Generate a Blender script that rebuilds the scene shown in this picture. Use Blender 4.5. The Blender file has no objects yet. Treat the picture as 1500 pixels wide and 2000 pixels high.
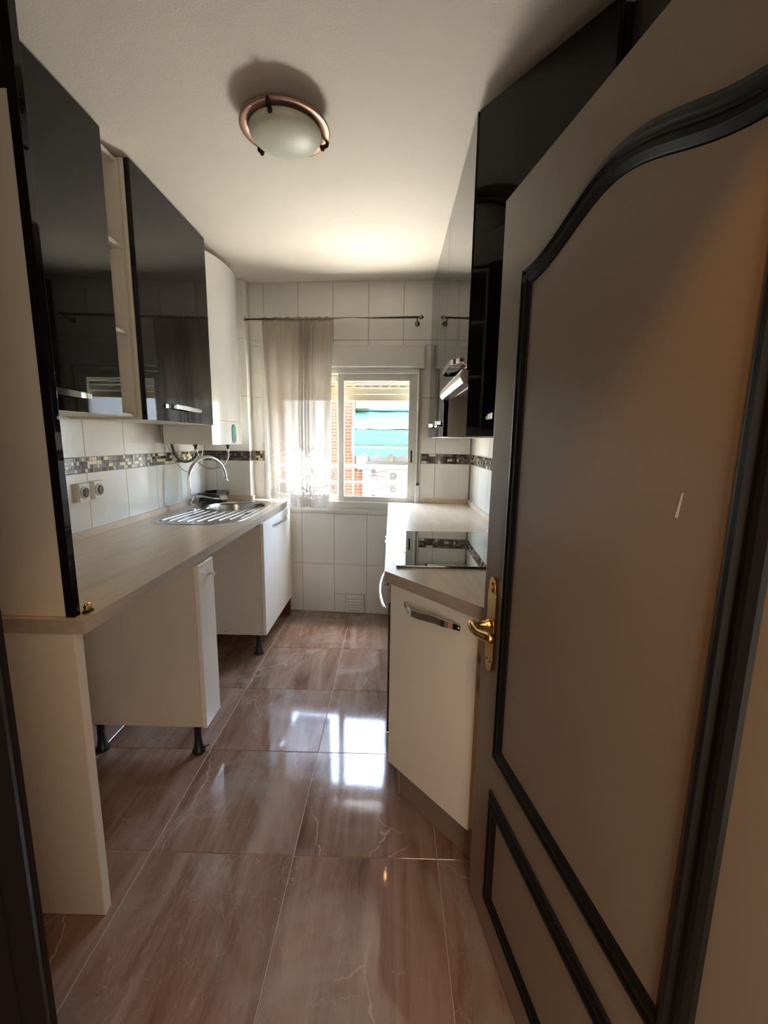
import bpy, bmesh, math, random
from mathutils import Vector, Matrix
random.seed(7)
SC = bpy.context.scene
COL = SC.collection
PI = math.pi

# ------------------------------------------------------------------ camera
CAM_POS = Vector((0.0, 0.0, 1.36))
F_PX = 846.6
pitch, yaw, roll = math.radians(9.464), math.radians(-0.887), math.radians(0.818)
fwd = Vector((math.sin(yaw) * math.cos(pitch), math.cos(yaw) * math.cos(pitch), -math.sin(pitch)))
rgt = Vector((math.cos(yaw), -math.sin(yaw), 0))
upv = rgt.cross(fwd)
r2 = math.cos(roll) * rgt + math.sin(roll) * upv
u2 = -math.sin(roll) * rgt + math.cos(roll) * upv
cam_data = bpy.data.cameras.new('camera')
cam = bpy.data.objects.new('camera', cam_data)
COL.objects.link(cam)
mw = Matrix.Identity(4)
for i in range(3):
    mw[i][0] = r2[i]; mw[i][1] = u2[i]; mw[i][2] = -fwd[i]; mw[i][3] = CAM_POS[i]
cam.matrix_world = mw
cam_data.sensor_fit = 'HORIZONTAL'
cam_data.sensor_width = 36.0
cam_data.lens = F_PX * 36.0 / 1500.0
cam_data.clip_start = 0.02
cam_data.clip_end = 300
SC.camera = cam

# ------------------------------------------------------------------ view, world, sun
SC.view_settings.view_transform = 'Standard'
SC.view_settings.look = 'None'
SC.view_settings.gamma = 1.0
SC.view_settings.use_curve_mapping = False
SC.view_settings.exposure = 0.52
try:
    SC.cycles.use_denoising = True
    SC.cycles.denoiser = 'OPENIMAGEDENOISE'
    SC.cycles.max_bounces = 14
    SC.cycles.diffuse_bounces = 8
    SC.cycles.glossy_bounces = 6
    SC.cycles.transparent_max_bounces = 16
    SC.cycles.sample_clamp_indirect = 40.0
    SC.cycles.caustics_reflective = False
    SC.cycles.caustics_refractive = False
    SC.cycles.use_guiding = True
except Exception:
    pass

SUN_DIR = Vector((0.10, 0.17, 0.98)).normalized()      # towards the sun
world = bpy.data.worlds.new('sky')
SC.world = world
world.use_nodes = True
wn = world.node_tree.nodes; wl = world.node_tree.links
wn.clear()
wo = wn.new('ShaderNodeOutputWorld'); wb = wn.new('ShaderNodeBackground')
sky = wn.new('ShaderNodeTexSky')
sky.sky_type = 'NISHITA'
sky.sun_disc = False
sky.sun_elevation = math.asin(SUN_DIR.z)
sky.sun_rotation = math.atan2(SUN_DIR.x, SUN_DIR.y)
sky.air_density = 1.0; sky.dust_density = 2.0; sky.ozone_density = 1.0
wb.inputs['Strength'].default_value = 18.0
hz = wn.new('ShaderNodeMix'); hz.data_type = 'RGBA'; hz.inputs[0].default_value = 0.72
hz.inputs[7].default_value = (0.27, 0.262, 0.242, 1)      # milky summer haze
wl.new(sky.outputs[0], hz.inputs[6]); wl.new(hz.outputs[2], wb.inputs['Color']); wl.new(wb.outputs[0], wo.inputs['Surface'])

sd = bpy.data.lights.new('sun', 'SUN'); sd.energy = 98.0; sd.angle = math.radians(0.55)
sd.color = (1.0, 0.90, 0.76)
so = bpy.data.objects.new('sun', sd); COL.objects.link(so)
so.rotation_euler = SUN_DIR.to_track_quat('Z', 'Y').to_euler()
so.location = (0, 0, 20)

pd = bpy.data.lights.new('window_portal', 'AREA'); pd.shape = 'RECTANGLE'; pd.size = 1.16; pd.size_y = 1.0
pd.cycles.is_portal = True
po = bpy.data.objects.new('window_portal', pd); COL.objects.link(po)
po.location = (-0.38, 3.52, 1.34)
po.rotation_euler = (math.radians(-90), 0, 0)

cd_ = bpy.data.lights.new('corridor_fill', 'AREA'); cd_.shape = 'RECTANGLE'; cd_.size = 0.4; cd_.size_y = 1.3  # unseen fill light, added behind the camera to brighten the near surfaces
cd_.energy = 8.0; cd_.color = (1.0, 0.86, 0.70)
co_ = bpy.data.objects.new('corridor_fill', cd_); COL.objects.link(co_)
co_.location = (0.33, -0.45, 1.05); co_.rotation_euler = (math.radians(90), 0, 0)

# ------------------------------------------------------------------ materials
def mat(name, color=(0.8, 0.8, 0.8), rough=0.5, metal=0.0, ior=1.5, coat=0.0, bump=None, var=None, emit=None, spec=0.5):
    m = bpy.data.materials.new(name); m.use_nodes = True
    nt = m.node_tree; b = nt.nodes['Principled BSDF']
    b.inputs['Base Color'].default_value = (*color, 1)
    b.inputs['Roughness'].default_value = rough
    b.inputs['Metallic'].default_value = metal
    b.inputs['IOR'].default_value = ior
    b.inputs['Specular IOR Level'].default_value = spec
    b.inputs['Coat Weight'].default_value = coat
    b.inputs['Coat Roughness'].default_value = 0.03
    tc = nt.nodes.new('ShaderNodeTexCoord')
    if var:                       # (scale vec, amount, second colour)
        mp = nt.nodes.new('ShaderNodeMapping'); mp.inputs['Scale'].default_value = var[0]
        nt.links.new(tc.outputs['Object'], mp.inputs['Vector'])
        n = nt.nodes.new('ShaderNodeTexNoise'); n.inputs['Scale'].default_value = 1.0
        n.inputs['Detail'].default_value = 6; n.inputs['Roughness'].default_value = 0.6
        nt.links.new(mp.outputs[0], n.inputs['Vector'])
        mx = nt.nodes.new('ShaderNodeMix'); mx.data_type = 'RGBA'
        mx.inputs[6].default_value = (*color, 1); mx.inputs[7].default_value = (*var[1], 1)
        rp = nt.nodes.new('ShaderNodeMapRange'); rp.inputs[1].default_value = 0.35; rp.inputs[2].default_value = 0.68
        nt.links.new(n.outputs['Fac'], rp.inputs[0]); nt.links.new(rp.outputs[0], mx.inputs[0])
        nt.links.new(mx.outputs[2], b.inputs['Base Color'])
    if bump:                      # (scale, strength, distance)
        n2 = nt.nodes.new('ShaderNodeTexNoise'); n2.inputs['Scale'].default_value = bump[0]
        n2.inputs['Detail'].default_value = 4
        nt.links.new(tc.outputs['Object'], n2.inputs['Vector'])
        bp = nt.nodes.new('ShaderNodeBump'); bp.inputs['Strength'].default_value = bump[1]
        bp.inputs['Distance'].default_value = bump[2]
        nt.links.new(n2.outputs['Fac'], bp.inputs['Height']); nt.links.new(bp.outputs[0], b.inputs['Normal'])
    if emit:
        b.inputs['Emission Color'].default_value = (*emit[0], 1); b.inputs['Emission Strength'].default_value = emit[1]
    return m

M = {}
M['ceiling'] = mat('ceiling_plaster', (0.80, 0.74, 0.65), 0.75, bump=(210, 0.38, 0.003), var=((1.3, 1.3, 1.3), (0.76, 0.71, 0.63)))
M['wall'] = mat('grout_wall', (0.34, 0.32, 0.29), 0.8)
M['tile'] = mat('glazed_tile', (0.79, 0.77, 0.71), 0.16, bump=(7, 0.08, 0.003), var=((3, 3, 3), (0.70, 0.69, 0.65)))
M['corridor'] = mat('corridor_paint', (0.45, 0.36, 0.27), 0.8, bump=(60, 0.2, 0.002))
M['black_gloss'] = mat('black_lacquer', (0.006, 0.005, 0.0055), 0.03, ior=1.37)
M['black_edge'] = mat('black_edging', (0.012, 0.010, 0.011), 0.25)
M['white_board'] = mat('cream_melamine', (0.66, 0.61, 0.52), 0.42, bump=(300, 0.05, 0.0005))
M['white_door'] = mat('white_laminate', (0.80, 0.775, 0.70), 0.28, bump=(5, 0.04, 0.002))
M['dark_wood'] = mat('dark_stained_wood', (0.007, 0.005, 0.004), 0.5, spec=0.2, var=((40, 40, 2), (0.008, 0.005, 0.004)))
M['chip'] = mat('bare_chipped_wood', (0.10, 0.062, 0.033), 0.8, var=((60, 60, 12), (0.03, 0.018, 0.01)))
M['door_paint'] = mat('door_taupe_paint', (0.235, 0.19, 0.142), 0.33, bump=(40, 0.10, 0.001))
M['moulding'] = mat('door_black_moulding', (0.006, 0.006, 0.006), 0.38, spec=0.25)
M['brass'] = mat('polished_brass', (0.70, 0.45, 0.16), 0.16, metal=1.0)
M['chrome'] = mat('chrome', (0.82, 0.82, 0.83), 0.07, metal=1.0)
M['steel'] = mat('brushed_steel', (0.52, 0.51, 0.49), 0.23, metal=1.0, bump=(60, 0.04, 0.0005))
M['pewter'] = mat('pewter_rod', (0.30, 0.26, 0.22), 0.3, metal=1.0)
M['copper'] = mat('brushed_copper', (0.42, 0.25, 0.19), 0.42, metal=0.65, bump=(30, 0.05, 0.001))
M['bronze'] = mat('dark_bronze', (0.05, 0.022, 0.015), 0.3, metal=0.6)
M['enamel'] = mat('white_enamel', (0.76, 0.75, 0.71), 0.12, coat=0.3)
M['enamel_grey'] = mat('grey_enamel_side', (0.50, 0.50, 0.46), 0.3)
M['display'] = mat('display_window', (0.16, 0.30, 0.27), 0.1)
M['black_plastic'] = mat('black_plastic', (0.012, 0.012, 0.012), 0.4)
M['black_glass'] = mat('black_glass', (0.006, 0.006, 0.007), 0.015, ior=1.75, coat=0.7)
M['print'] = mat('printed_marks', (0.55, 0.55, 0.55), 0.4)
M['white_plastic'] = mat('white_plastic', (0.74, 0.71, 0.64), 0.3)
M['grey_plastic'] = mat('grey_plastic', (0.22, 0.20, 0.17), 0.4)
M['alu'] = mat('white_aluminium', (0.66, 0.66, 0.62), 0.3)
M['shutter'] = mat('cream_shutter', (0.50, 0.42, 0.29), 0.5)
M['hose'] = mat('braided_hose', (0.45, 0.43, 0.40), 0.35, metal=0.6, bump=(700, 0.4, 0.001))
M['hose_dark'] = mat('dark_hose', (0.12, 0.10, 0.085), 0.5)
M['cable'] = mat('white_cable', (0.66, 0.62, 0.55), 0.45)
M['red'] = mat('red_plastic', (0.16, 0.012, 0.01), 0.4)
M['red_wood'] = mat('mahogany', (0.11, 0.022, 0.014), 0.4)
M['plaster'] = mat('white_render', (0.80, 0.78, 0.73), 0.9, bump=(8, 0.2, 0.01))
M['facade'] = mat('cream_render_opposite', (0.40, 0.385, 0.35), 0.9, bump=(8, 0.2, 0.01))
M['pavement'] = mat('street_paving', (0.13, 0.125, 0.115), 0.9, var=((0.7, 0.7, 0.7), (0.10, 0.095, 0.09)))
M['awning'] = mat('green_canvas', (0.022, 0.062, 0.036), 0.8, bump=(14, 0.4, 0.02))
M['iron'] = mat('white_ironwork', (0.70, 0.68, 0.64), 0.5)
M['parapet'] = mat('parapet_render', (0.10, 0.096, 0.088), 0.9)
M['sill_stone'] = mat('white_sill_stone', (0.82, 0.80, 0.76), 0.6)
M['dark_iron'] = mat('dark_iron', (0.010, 0.009, 0.008), 0.6)
M['plinth'] = mat('shaded_plinth', (0.26, 0.20, 0.15), 0.4)  # shadow and brown reflection on the plinth put into its colour
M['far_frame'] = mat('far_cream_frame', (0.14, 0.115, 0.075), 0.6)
M['leaf'] = mat('leaf_green', (0.10, 0.20, 0.06), 0.6)
M['pot'] = mat('terracotta', (0.45, 0.18, 0.09), 0.8)
M['far_glass'] = mat('far_window_glass', (0.12, 0.11, 0.10), 0.1)
M['roof'] = mat('roof_felt', (0.3, 0.26, 0.22), 0.9)

def worktop_mat(name, a, b, c):
    m = mat(name, a, 0.28, bump=(90, 0.03, 0.0006))
    nt = m.node_tree; bs = nt.nodes['Principled BSDF']; tc = nt.nodes['Texture Coordinate']
    mp = nt.nodes.new('ShaderNodeMapping'); mp.inputs['Scale'].default_value = (14, 2.2, 8)
    nt.links.new(tc.outputs['Object'], mp.inputs['Vector'])
    n = nt.nodes.new('ShaderNodeTexNoise'); n.inputs['Scale'].default_value = 1.3; n.inputs['Detail'].default_value = 8
    n.inputs['Roughness'].default_value = 0.65; n.inputs['Distortion'].default_value = 0.8
    nt.links.new(mp.outputs[0], n.inputs['Vector'])
    cr = nt.nodes.new('ShaderNodeValToRGB')
    e = cr.color_ramp.elements
    e[0].position = 0.30; e[0].color = (*c, 1); e[1].position = 0.70; e[1].color = (*b, 1)
    k = cr.color_ramp.elements.new(0.5); k.color = (*a, 1)
    nt.links.new(n.outputs['Fac'], cr.inputs[0]); nt.links.new(cr.outputs[0], bs.inputs['Base Color'])
    return m
M['worktop'] = worktop_mat('beige_laminate_top', (0.68, 0.56, 0.42), (0.76, 0.64, 0.49), (0.58, 0.47, 0.34))
M['worktop_edge'] = mat('worktop_edge_band', (0.43, 0.36, 0.295), 0.45, var=((30, 5, 60), (0.36, 0.30, 0.245)))
M['strip'] = mat('upstand_strip', (0.66, 0.53, 0.42), 0.35, var=((20, 6, 20), (0.58, 0.47, 0.37)))

def floor_mat():
    m = bpy.data.materials.new('polished_brown_marble'); m.use_nodes = True
    nt = m.node_tree; N = nt.nodes; L = nt.links; b = N['Principled BSDF']
    tc = N.new('ShaderNodeTexCoord'); oi = N.new('ShaderNodeObjectInfo')
    sc = N.new('ShaderNodeVectorMath'); sc.operation = 'SCALE'; sc.inputs[0].default_value = (13.0, 29.0, 7.0)
    L.new(oi.outputs['Random'], sc.inputs['Scale'])
    ad = N.new('ShaderNodeVectorMath'); ad.operation = 'ADD'
    L.new(tc.outputs['Object'], ad.inputs[0]); L.new(sc.outputs[0], ad.inputs[1])
    def noise(scale, detail=5, dist=0.0, rough=0.55):
        mp = N.new('ShaderNodeMapping'); mp.inputs['Scale'].default_value = scale
        L.new(ad.outputs[0], mp.inputs['Vector'])
        n = N.new('ShaderNodeTexNoise'); n.inputs['Scale'].default_value = 1.0
        n.inputs['Detail'].default_value = detail; n.inputs['Distortion'].default_value = dist
        n.inputs['Roughness'].default_value = rough
        L.new(mp.outputs[0], n.inputs['Vector']); return n
    s1 = noise((9, 0.9, 1), 8, 0.9, 0.66)
    cr = N.new('ShaderNodeValToRGB'); e = cr.color_ramp.elements
    e[0].position = 0.32; e[0].color = (0.115, 0.06, 0.038, 1)
    e[1].position = 0.70; e[1].color = (0.34, 0.245, 0.195, 1)
    k = e.new(0.45); k.color = (0.215, 0.125, 0.088, 1)
    k = e.new(0.56); k.color = (0.265, 0.168, 0.124, 1)
    L.new(s1.outputs['Fac'], cr.inputs[0])
    s2 = noise((3, 2.4, 1), 6, 1.5)
    mx = N.new('ShaderNodeMix'); mx.data_type = 'RGBA'; mx.inputs[7].default_value = (0.32, 0.27, 0.235, 1)
    mr = N.new('ShaderNodeMapRange'); mr.inputs[1].default_value = 0.5; mr.inputs[2].default_value = 0.72; mr.inputs[4].default_value = 0.8
    L.new(s2.outputs['Fac'], mr.inputs[0]); L.new(mr.outputs[0], mx.inputs[0]); L.new(cr.outputs[0], mx.inputs[6])
    # thin pale veins
    wv = noise((4, 4, 1), 5, 0.0)
    mp = N.new('ShaderNodeMapping'); mp.inputs['Scale'].default_value = (3.6, 1.7, 1)
    L.new(ad.outputs[0], mp.inputs['Vector'])
    sc2 = N.new('ShaderNodeVectorMath'); sc2.operation = 'SCALE'; sc2.inputs['Scale'].default_value = 0.7
    L.new(wv.outputs['Color'], sc2.inputs[0])
    a2 = N.new('ShaderNodeVectorMath'); a2.operation = 'ADD'
    L.new(mp.outputs[0], a2.inputs[0]); L.new(sc2.outputs[0], a2.inputs[1])
    vo = N.new('ShaderNodeTexVoronoi'); vo.feature = 'DISTANCE_TO_EDGE'; vo.inputs['Scale'].default_value = 1.0
    L.new(a2.outputs[0], vo.inputs['Vector'])
    vr = N.new('ShaderNodeMapRange'); vr.inputs[1].default_value = 0.0; vr.inputs[2].default_value = 0.010
    vr.inputs[3].default_value = 1.0; vr.inputs[4].default_value = 0.0
    L.new(vo.outputs['Distance'], vr.inputs[0])
    gate = noise((2.2, 2.2, 1), 3); gr = N.new('ShaderNodeMapRange'); gr.inputs[1].default_value = 0.50; gr.inputs[2].default_value = 0.70
    L.new(gate.outputs['Fac'], gr.inputs[0])
    mu = N.new('ShaderNodeMath'); mu.operation = 'MULTIPLY'; L.new(vr.outputs[0], mu.inputs[0]); L.new(gr.outputs[0], mu.inputs[1])
    mx2 = N.new('ShaderNodeMix'); mx2.data_type = 'RGBA'; mx2.inputs[7].default_value = (0.62, 0.52, 0.44, 1)
    L.new(mu.outputs[0], mx2.inputs[0]); L.new(mx.outputs[2], mx2.inputs[6])
    # fine straight scratches / crackle, paler
    mp3 = N.new('ShaderNodeMapping'); mp3.inputs['Scale'].default_value = (10, 1.8, 1); mp3.inputs['Rotation'].default_value = (0, 0, 0.35)
    L.new(ad.outputs[0], mp3.inputs['Vector'])
    a3 = N.new('ShaderNodeVectorMath'); a3.operation = 'ADD'
    L.new(mp3.outputs[0], a3.inputs[0]); L.new(sc2.outputs[0], a3.inputs[1])
    v3 = N.new('ShaderNodeTexVoronoi'); v3.feature = 'DISTANCE_TO_EDGE'; L.new(a3.outputs[0], v3.inputs['Vector'])
    r3_ = N.new('ShaderNodeMapRange'); r3_.inputs[2].default_value = 0.022; r3_.inputs[3].default_value = 0.5; r3_.inputs[4].default_value = 0.0
    L.new(v3.outputs['Distance'], r3_.inputs[0])
    g3 = noise((3, 1.6, 1), 4); q3 = N.new('ShaderNodeMapRange'); q3.inputs[1].default_value = 0.50; q3.inputs[2].default_value = 0.62
    L.new(g3.outputs['Fac'], q3.inputs[0])
    m3 = N.new('ShaderNodeMath'); m3.operation = 'MULTIPLY'; L.new(r3_.outputs[0], m3.inputs[0]); L.new(q3.outputs[0], m3.inputs[1])
    mx3 = N.new('ShaderNodeMix'); mx3.data_type = 'RGBA'; mx3.inputs[7].default_value = (0.50, 0.41, 0.35, 1)
    L.new(m3.outputs[0], mx3.inputs[0]); L.new(mx2.outputs[2], mx3.inputs[6])
    L.new(mx3.outputs[2], b.inputs['Base Color'])
    rr = N.new('ShaderNodeMapRange'); rr.inputs[3].default_value = 0.035; rr.inputs[4].default_value = 0.12
    L.new(s2.outputs['Fac'], rr.inputs[0]); L.new(rr.outputs[0], b.inputs['Roughness'])
    n3 = noise((70, 70, 70), 2); bp = N.new('ShaderNodeBump'); bp.inputs['Strength'].default_value = 0.035; bp.inputs['Distance'].default_value = 0.0015
    L.new(n3.outputs['Fac'], bp.inputs['Height']); L.new(bp.outputs[0], b.inputs['Normal'])
    b.inputs['IOR'].default_value = 1.6
    return m
M['marble'] = floor_mat()
M['floor_grout'] = mat('floor_grout', (0.50, 0.42, 0.35), 0.7)

def glass_mat():
    m = bpy.data.materials.new('window_glass'); m.use_nodes = True
    nt = m.node_tree; nt.nodes.clear()
    o = nt.nodes.new('ShaderNodeOutputMaterial'); t = nt.nodes.new('ShaderNodeBsdfTransparent')
    t.inputs[0].default_value = (0.96, 0.98, 0.97, 1)
    g = nt.nodes.new('ShaderNodeBsdfGlossy'); g.inputs['Roughness'].default_value = 0.01
    f = nt.nodes.new('ShaderNodeFresnel'); f.inputs[0].default_value = 1.5
    mx = nt.nodes.new('ShaderNodeMixShader')
    ge = nt.nodes.new('ShaderNodeNewGeometry'); iv = nt.nodes.new('ShaderNodeMath'); iv.operation = 'SUBTRACT'; iv.inputs[0].default_value = 1.0
    ml = nt.nodes.new('ShaderNodeMath'); ml.operation = 'MULTIPLY'     # one outer reflection per sheet, none from inside the sheet
    nt.links.new(ge.outputs['Backfacing'], iv.inputs[1]); nt.links.new(iv.outputs[0], ml.inputs[0]); nt.links.new(f.outputs[0], ml.inputs[1])
    nt.links.new(ml.outputs[0], mx.inputs[0]); nt.links.new(t.outputs[0], mx.inputs[1]); nt.links.new(g.outputs[0], mx.inputs[2])
    nt.links.new(mx.outputs[0], o.inputs[0]); return m
M['glass'] = glass_mat()

def frosted():
    m = mat('frosted_glass', (0.66, 0.68, 0.55), 0.42)
    b = m.node_tree.nodes['Principled BSDF']
    b.inputs['Subsurface Weight'].default_value = 0.3
    b.inputs['Subsurface Radius'].default_value = (0.02, 0.02, 0.02)
    return m
M['frosted'] = frosted()

def curtain_mat():
    m = bpy.data.materials.new('sheer_lace'); m.use_nodes = True
    nt = m.node_tree; N = nt.nodes; L = nt.links; N.clear()
    def math_(op, a, b_=None, c=None):
        n = N.new('ShaderNodeMath'); n.operation = op
        for k, v in enumerate((a, b_, c)):
            if v is None: continue
            if isinstance(v, (int, float)): n.inputs[k].default_value = v
            else: L.new(v, n.inputs[k])
        return n.outputs[0]
    o = N.new('ShaderNodeOutputMaterial')
    d = N.new('ShaderNodeBsdfDiffuse'); d.inputs[0].default_value = (0.60, 0.53, 0.44, 1)
    tl = N.new('ShaderNodeBsdfTranslucent'); tl.inputs[0].default_value = (0.16, 0.14, 0.12, 1)
    m1 = N.new('ShaderNodeMixShader'); m1.inputs[0].default_value = 0.45
    L.new(d.outputs[0], m1.inputs[1]); L.new(tl.outputs[0], m1.inputs[2])
    tr = N.new('ShaderNodeBsdfTransparent')
    uv = N.new('ShaderNodeUVMap'); sep = N.new('ShaderNodeSeparateXYZ'); L.new(uv.outputs[0], sep.inputs[0])
    at = N.new('ShaderNodeAttribute'); at.attribute_name = 'gather'
    X, Y = sep.outputs[0], sep.outputs[1]
    base = math_('MULTIPLY_ADD', at.outputs['Fac'], 0.08, 0.91)            # gathered cloth is denser
    # lace border: leaf-like curls made of a distorted wave, rows of flowers, scalloped arch line
    v2 = N.new('ShaderNodeTexVoronoi'); v2.inputs['Scale'].default_value = 34; L.new(uv.outputs[0], v2.inputs['Vector'])
    flower = math_('GREATER_THAN', math_('SINE', math_('MULTIPLY', v2.outputs['Distance'], 13.0)), 0.15)
    lace = math_('MULTIPLY_ADD', flower, 0.22, 0.77)
    ab = math_('ABSOLUTE', math_('SINE', math_('MULTIPLY', X, 9.0)))
    arch = math_('MULTIPLY_ADD', ab, 0.06, 0.30)
    below = math_('SUBTRACT', arch, Y)
    inside = math_('GREATER_THAN', below, 0.0)
    line = math_('LESS_THAN', math_('ABSOLUTE', below), 0.010)
    line2 = math_('LESS_THAN', math_('ABSOLUTE', math_('SUBTRACT', Y, 0.045)), 0.006)
    mf = N.new('ShaderNodeMix'); L.new(inside, mf.inputs[0]); L.new(base, mf.inputs[2]); L.new(lace, mf.inputs[3])
    fac = math_('MAXIMUM', math_('MAXIMUM', mf.outputs[0], math_('MULTIPLY', line, 0.98)), math_('MULTIPLY', line2, 0.98))
    m2 = N.new('ShaderNodeMixShader'); L.new(fac, m2.inputs[0]); L.new(tr.outputs[0], m2.inputs[1]); L.new(m1.outputs[0], m2.inputs[2])
    L.new(m2.outputs[0], o.inputs[0]); return m
M['curtain'] = curtain_mat()

def brick_mat():
    m = mat('orange_brick', (0.5, 0.17, 0.08), 0.9)
    nt = m.node_tree; b = nt.nodes['Principled BSDF']; tc = nt.nodes['Texture Coordinate']
    mp = nt.nodes.new('ShaderNodeMapping'); mp.inputs['Rotation'].default_value = (math.radians(90), 0, 0)
    nt.links.new(tc.outputs['Object'], mp.inputs['Vector'])
    br = nt.nodes.new('ShaderNodeTexBrick')
    br.inputs['Color1'].default_value = (0.105, 0.024, 0.006, 1); br.inputs['Color2'].default_value = (0.092, 0.022, 0.006, 1)
    br.inputs['Mortar'].default_value = (0.17, 0.08, 0.035, 1); br.inputs['Scale'].default_value = 1.0
    br.inputs['Brick Width'].default_value = 0.26; br.inputs['Row Height'].default_value = 0.085; br.inputs['Mortar Size'].default_value = 0.012
    nt.links.new(mp.outputs[0], br.inputs['Vector']); nt.links.new(br.outputs['Color'], b.inputs['Base Color'])
    bp = nt.nodes.new('ShaderNodeBump'); bp.invert = True; bp.inputs['Distance'].default_value = 0.01
    nt.links.new(br.outputs['Fac'], bp.inputs['Height']); nt.links.new(bp.outputs[0], b.inputs['Normal'])
    return m
M['brick'] = brick_mat()
MOS = [mat('mosaic_cream', (0.74, 0.67, 0.42), 0.12), mat('mosaic_grey', (0.22, 0.20, 0.19), 0.12),
       mat('mosaic_dark', (0.055, 0.04, 0.035), 0.1), mat('mosaic_brown', (0.17, 0.115, 0.085), 0.12),
       mat('mosaic_white', (0.70, 0.68, 0.60), 0.1)]

# ------------------------------------------------------------------ mesh helpers
def tag(o, label=None, cat=None, group=None, kind=None):
    if label: o['label'] = label
    if cat: o['category'] = cat
    if group: o['group'] = group
    if kind: o['kind'] = kind
    return o

def empty(name, loc, label=None, cat=None, group=None, kind=None):
    o = bpy.data.objects.new(name, None); COL.objects.link(o); o.location = loc
    o.empty_display_size = 0.05
    return tag(o, label, cat, group, kind)

def wloc(o):
    v = Vector(o.location)
    while o.parent:
        o = o.parent; v += Vector(o.location)
    return v

class MB:
    """collects shapes in world coordinates and links them as one mesh object"""
    def __init__(self): self.bm = bmesh.new()
    def _add(self, verts, faces, bevel=0, seg=1, smooth=False, mi=0):
        b = self.bm
        vs = [b.verts.new(v) for v in verts]; fs = []
        for f in faces:
            try: fc = b.faces.new([vs[i] for i in f]); fc.smooth = smooth; fc.material_index = mi; fs.append(fc)
            except ValueError: pass
        if bevel:
            es = list({e for f in fs for e in f.edges})
            bmesh.ops.bevel(b, geom=es, offset=bevel, segments=seg, profile=0.7, affect='EDGES', clamp_overlap=True)
        return self
    def box(self, x0, x1, y0, y1, z0, z1, bevel=0, seg=1, mi=0, T=None):
        v = [(x, y, z) for x in (x0, x1) for y in (y0, y1) for z in (z0, z1)]
        if T: v = [T(*p) for p in v]
        return self._add(v, [(0, 1, 3, 2), (4, 6, 7, 5), (0, 4, 5, 1), (2, 3, 7, 6), (0, 2, 6, 4), (1, 5, 7, 3)], bevel, seg, mi=mi)
    def prism(self, pts, z0, z1, bevel=0, seg=1, T=None, mi=0, smooth=False):
        n = len(pts); v = [(p[0], p[1], z0) for p in pts] + [(p[0], p[1], z1) for p in pts]
        if T: v = [T(*p) for p in v]
        f = [tuple(range(n - 1, -1, -1)), tuple(range(n, 2 * n))] + [(i, (i + 1) % n, n + (i + 1) % n, n + i) for i in range(n)]
        return self._add(v, f, bevel, seg, mi=mi, smooth=smooth)
    def tube(self, pts, r, seg=10, cap=True, mi=0):
        P = [Vector(p) for p in pts]; n = len(P); R = r if isinstance(r, (list, tuple)) else [r] * n
        verts = []; faces = []; up = None
        for i, p in enumerate(P):
            t = (P[min(i + 1, n - 1)] - P[max(i - 1, 0)]).normalized()
            if up is None: up = t.orthogonal().normalized()
            up = (up - t * up.dot(t)).normalized(); sd_ = t.cross(up)
            for k in range(seg):
                a = 2 * PI * k / seg
                verts.append(p + (up * math.cos(a) + sd_ * math.sin(a)) * R[i])
        for i in range(n - 1):
            for k in range(seg):
                a = i * seg + k; b_ = i * seg + (k + 1) % seg
                faces.append((a, b_, b_ + seg, a + seg))
        if cap: faces.append(tuple(range(seg - 1, -1, -1))); faces.append(tuple(range((n - 1) * seg, n * seg)))
        return self._add(verts, faces, smooth=True, mi=mi)
    def ribbon(self, pts, w, h, upvec, smooth=True):
        """rectangular bar swept along pts: w across (sideways), h along upvec; w/h may be lists"""
        P = [Vector(p) for p in pts]; n = len(P); U = Vector(upvec).normalized(); verts = []; faces = []
        W = w if isinstance(w, (list, tuple)) else [w] * n; H = h if isinstance(h, (list, tuple)) else [h] * n
        for i, p in enumerate(P):
            t = (P[min(i + 1, n - 1)] - P[max(i - 1, 0)]).normalized(); s = t.cross(U).normalized()
            for a, b_ in ((-1, -1), (1, -1), (1, 1), (-1, 1)):
                verts.append(p + s * (a * W[i] / 2) + U * (b_ * H[i] / 2))
        for i in range(n - 1):
            for k in range(4):
                a = i * 4 + k; b_ = i * 4 + (k + 1) % 4; faces.append((a, b_, b_ + 4, a + 4))
        faces += [(3, 2, 1, 0), tuple(range((n - 1) * 4, n * 4))]
        return self._add(verts, faces, smooth=False)
    def lathe(self, prof, c, seg=32, axis='z', cap=True, T=None):
        verts = []; faces = []
        for r, h in prof:
            for k in range(seg):
                a = 2 * PI * k / seg; x, y = r * math.cos(a), r * math.sin(a)
                if axis == 'z': q = (c[0] + x, c[1] + y, c[2] + h)
                elif axis == 'x': q = (c[0] + h, c[1] + x, c[2] + y)
                else: q = (c[0] + x, c[1] + h, c[2] + y)
                verts.append(T(*q) if T else q)
        for i in range(len(prof) - 1):
            for k in range(seg):
                a = i * seg + k; b_ = i * seg + (k + 1) % seg; faces.append((a, b_, b_ + seg, a + seg))
        if cap: faces.append(tuple(range(seg - 1, -1, -1))); faces.append(tuple(range((len(prof) - 1) * seg, len(prof) * seg)))
        return self._add(verts, faces, smooth=True)
    def build(self, name, material, parent=None, kind=None, label=None):
        bmesh.ops.recalc_face_normals(self.bm, faces=self.bm.faces)
        off = wloc(parent) if parent else Vector((0, 0, 0))
        if off.length > 0: bmesh.ops.translate(self.bm, verts=self.bm.verts, vec=-off)
        me = bpy.data.meshes.new(name); self.bm.to_mesh(me); self.bm.free()
        o = bpy.data.objects.new(name, me); COL.objects.link(o)
        for mt in (material if isinstance(material, list) else [material]): me.materials.append(mt)
        if parent: o.parent = parent
        if kind: o['kind'] = kind
        if label: o['label'] = label
        return o

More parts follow.
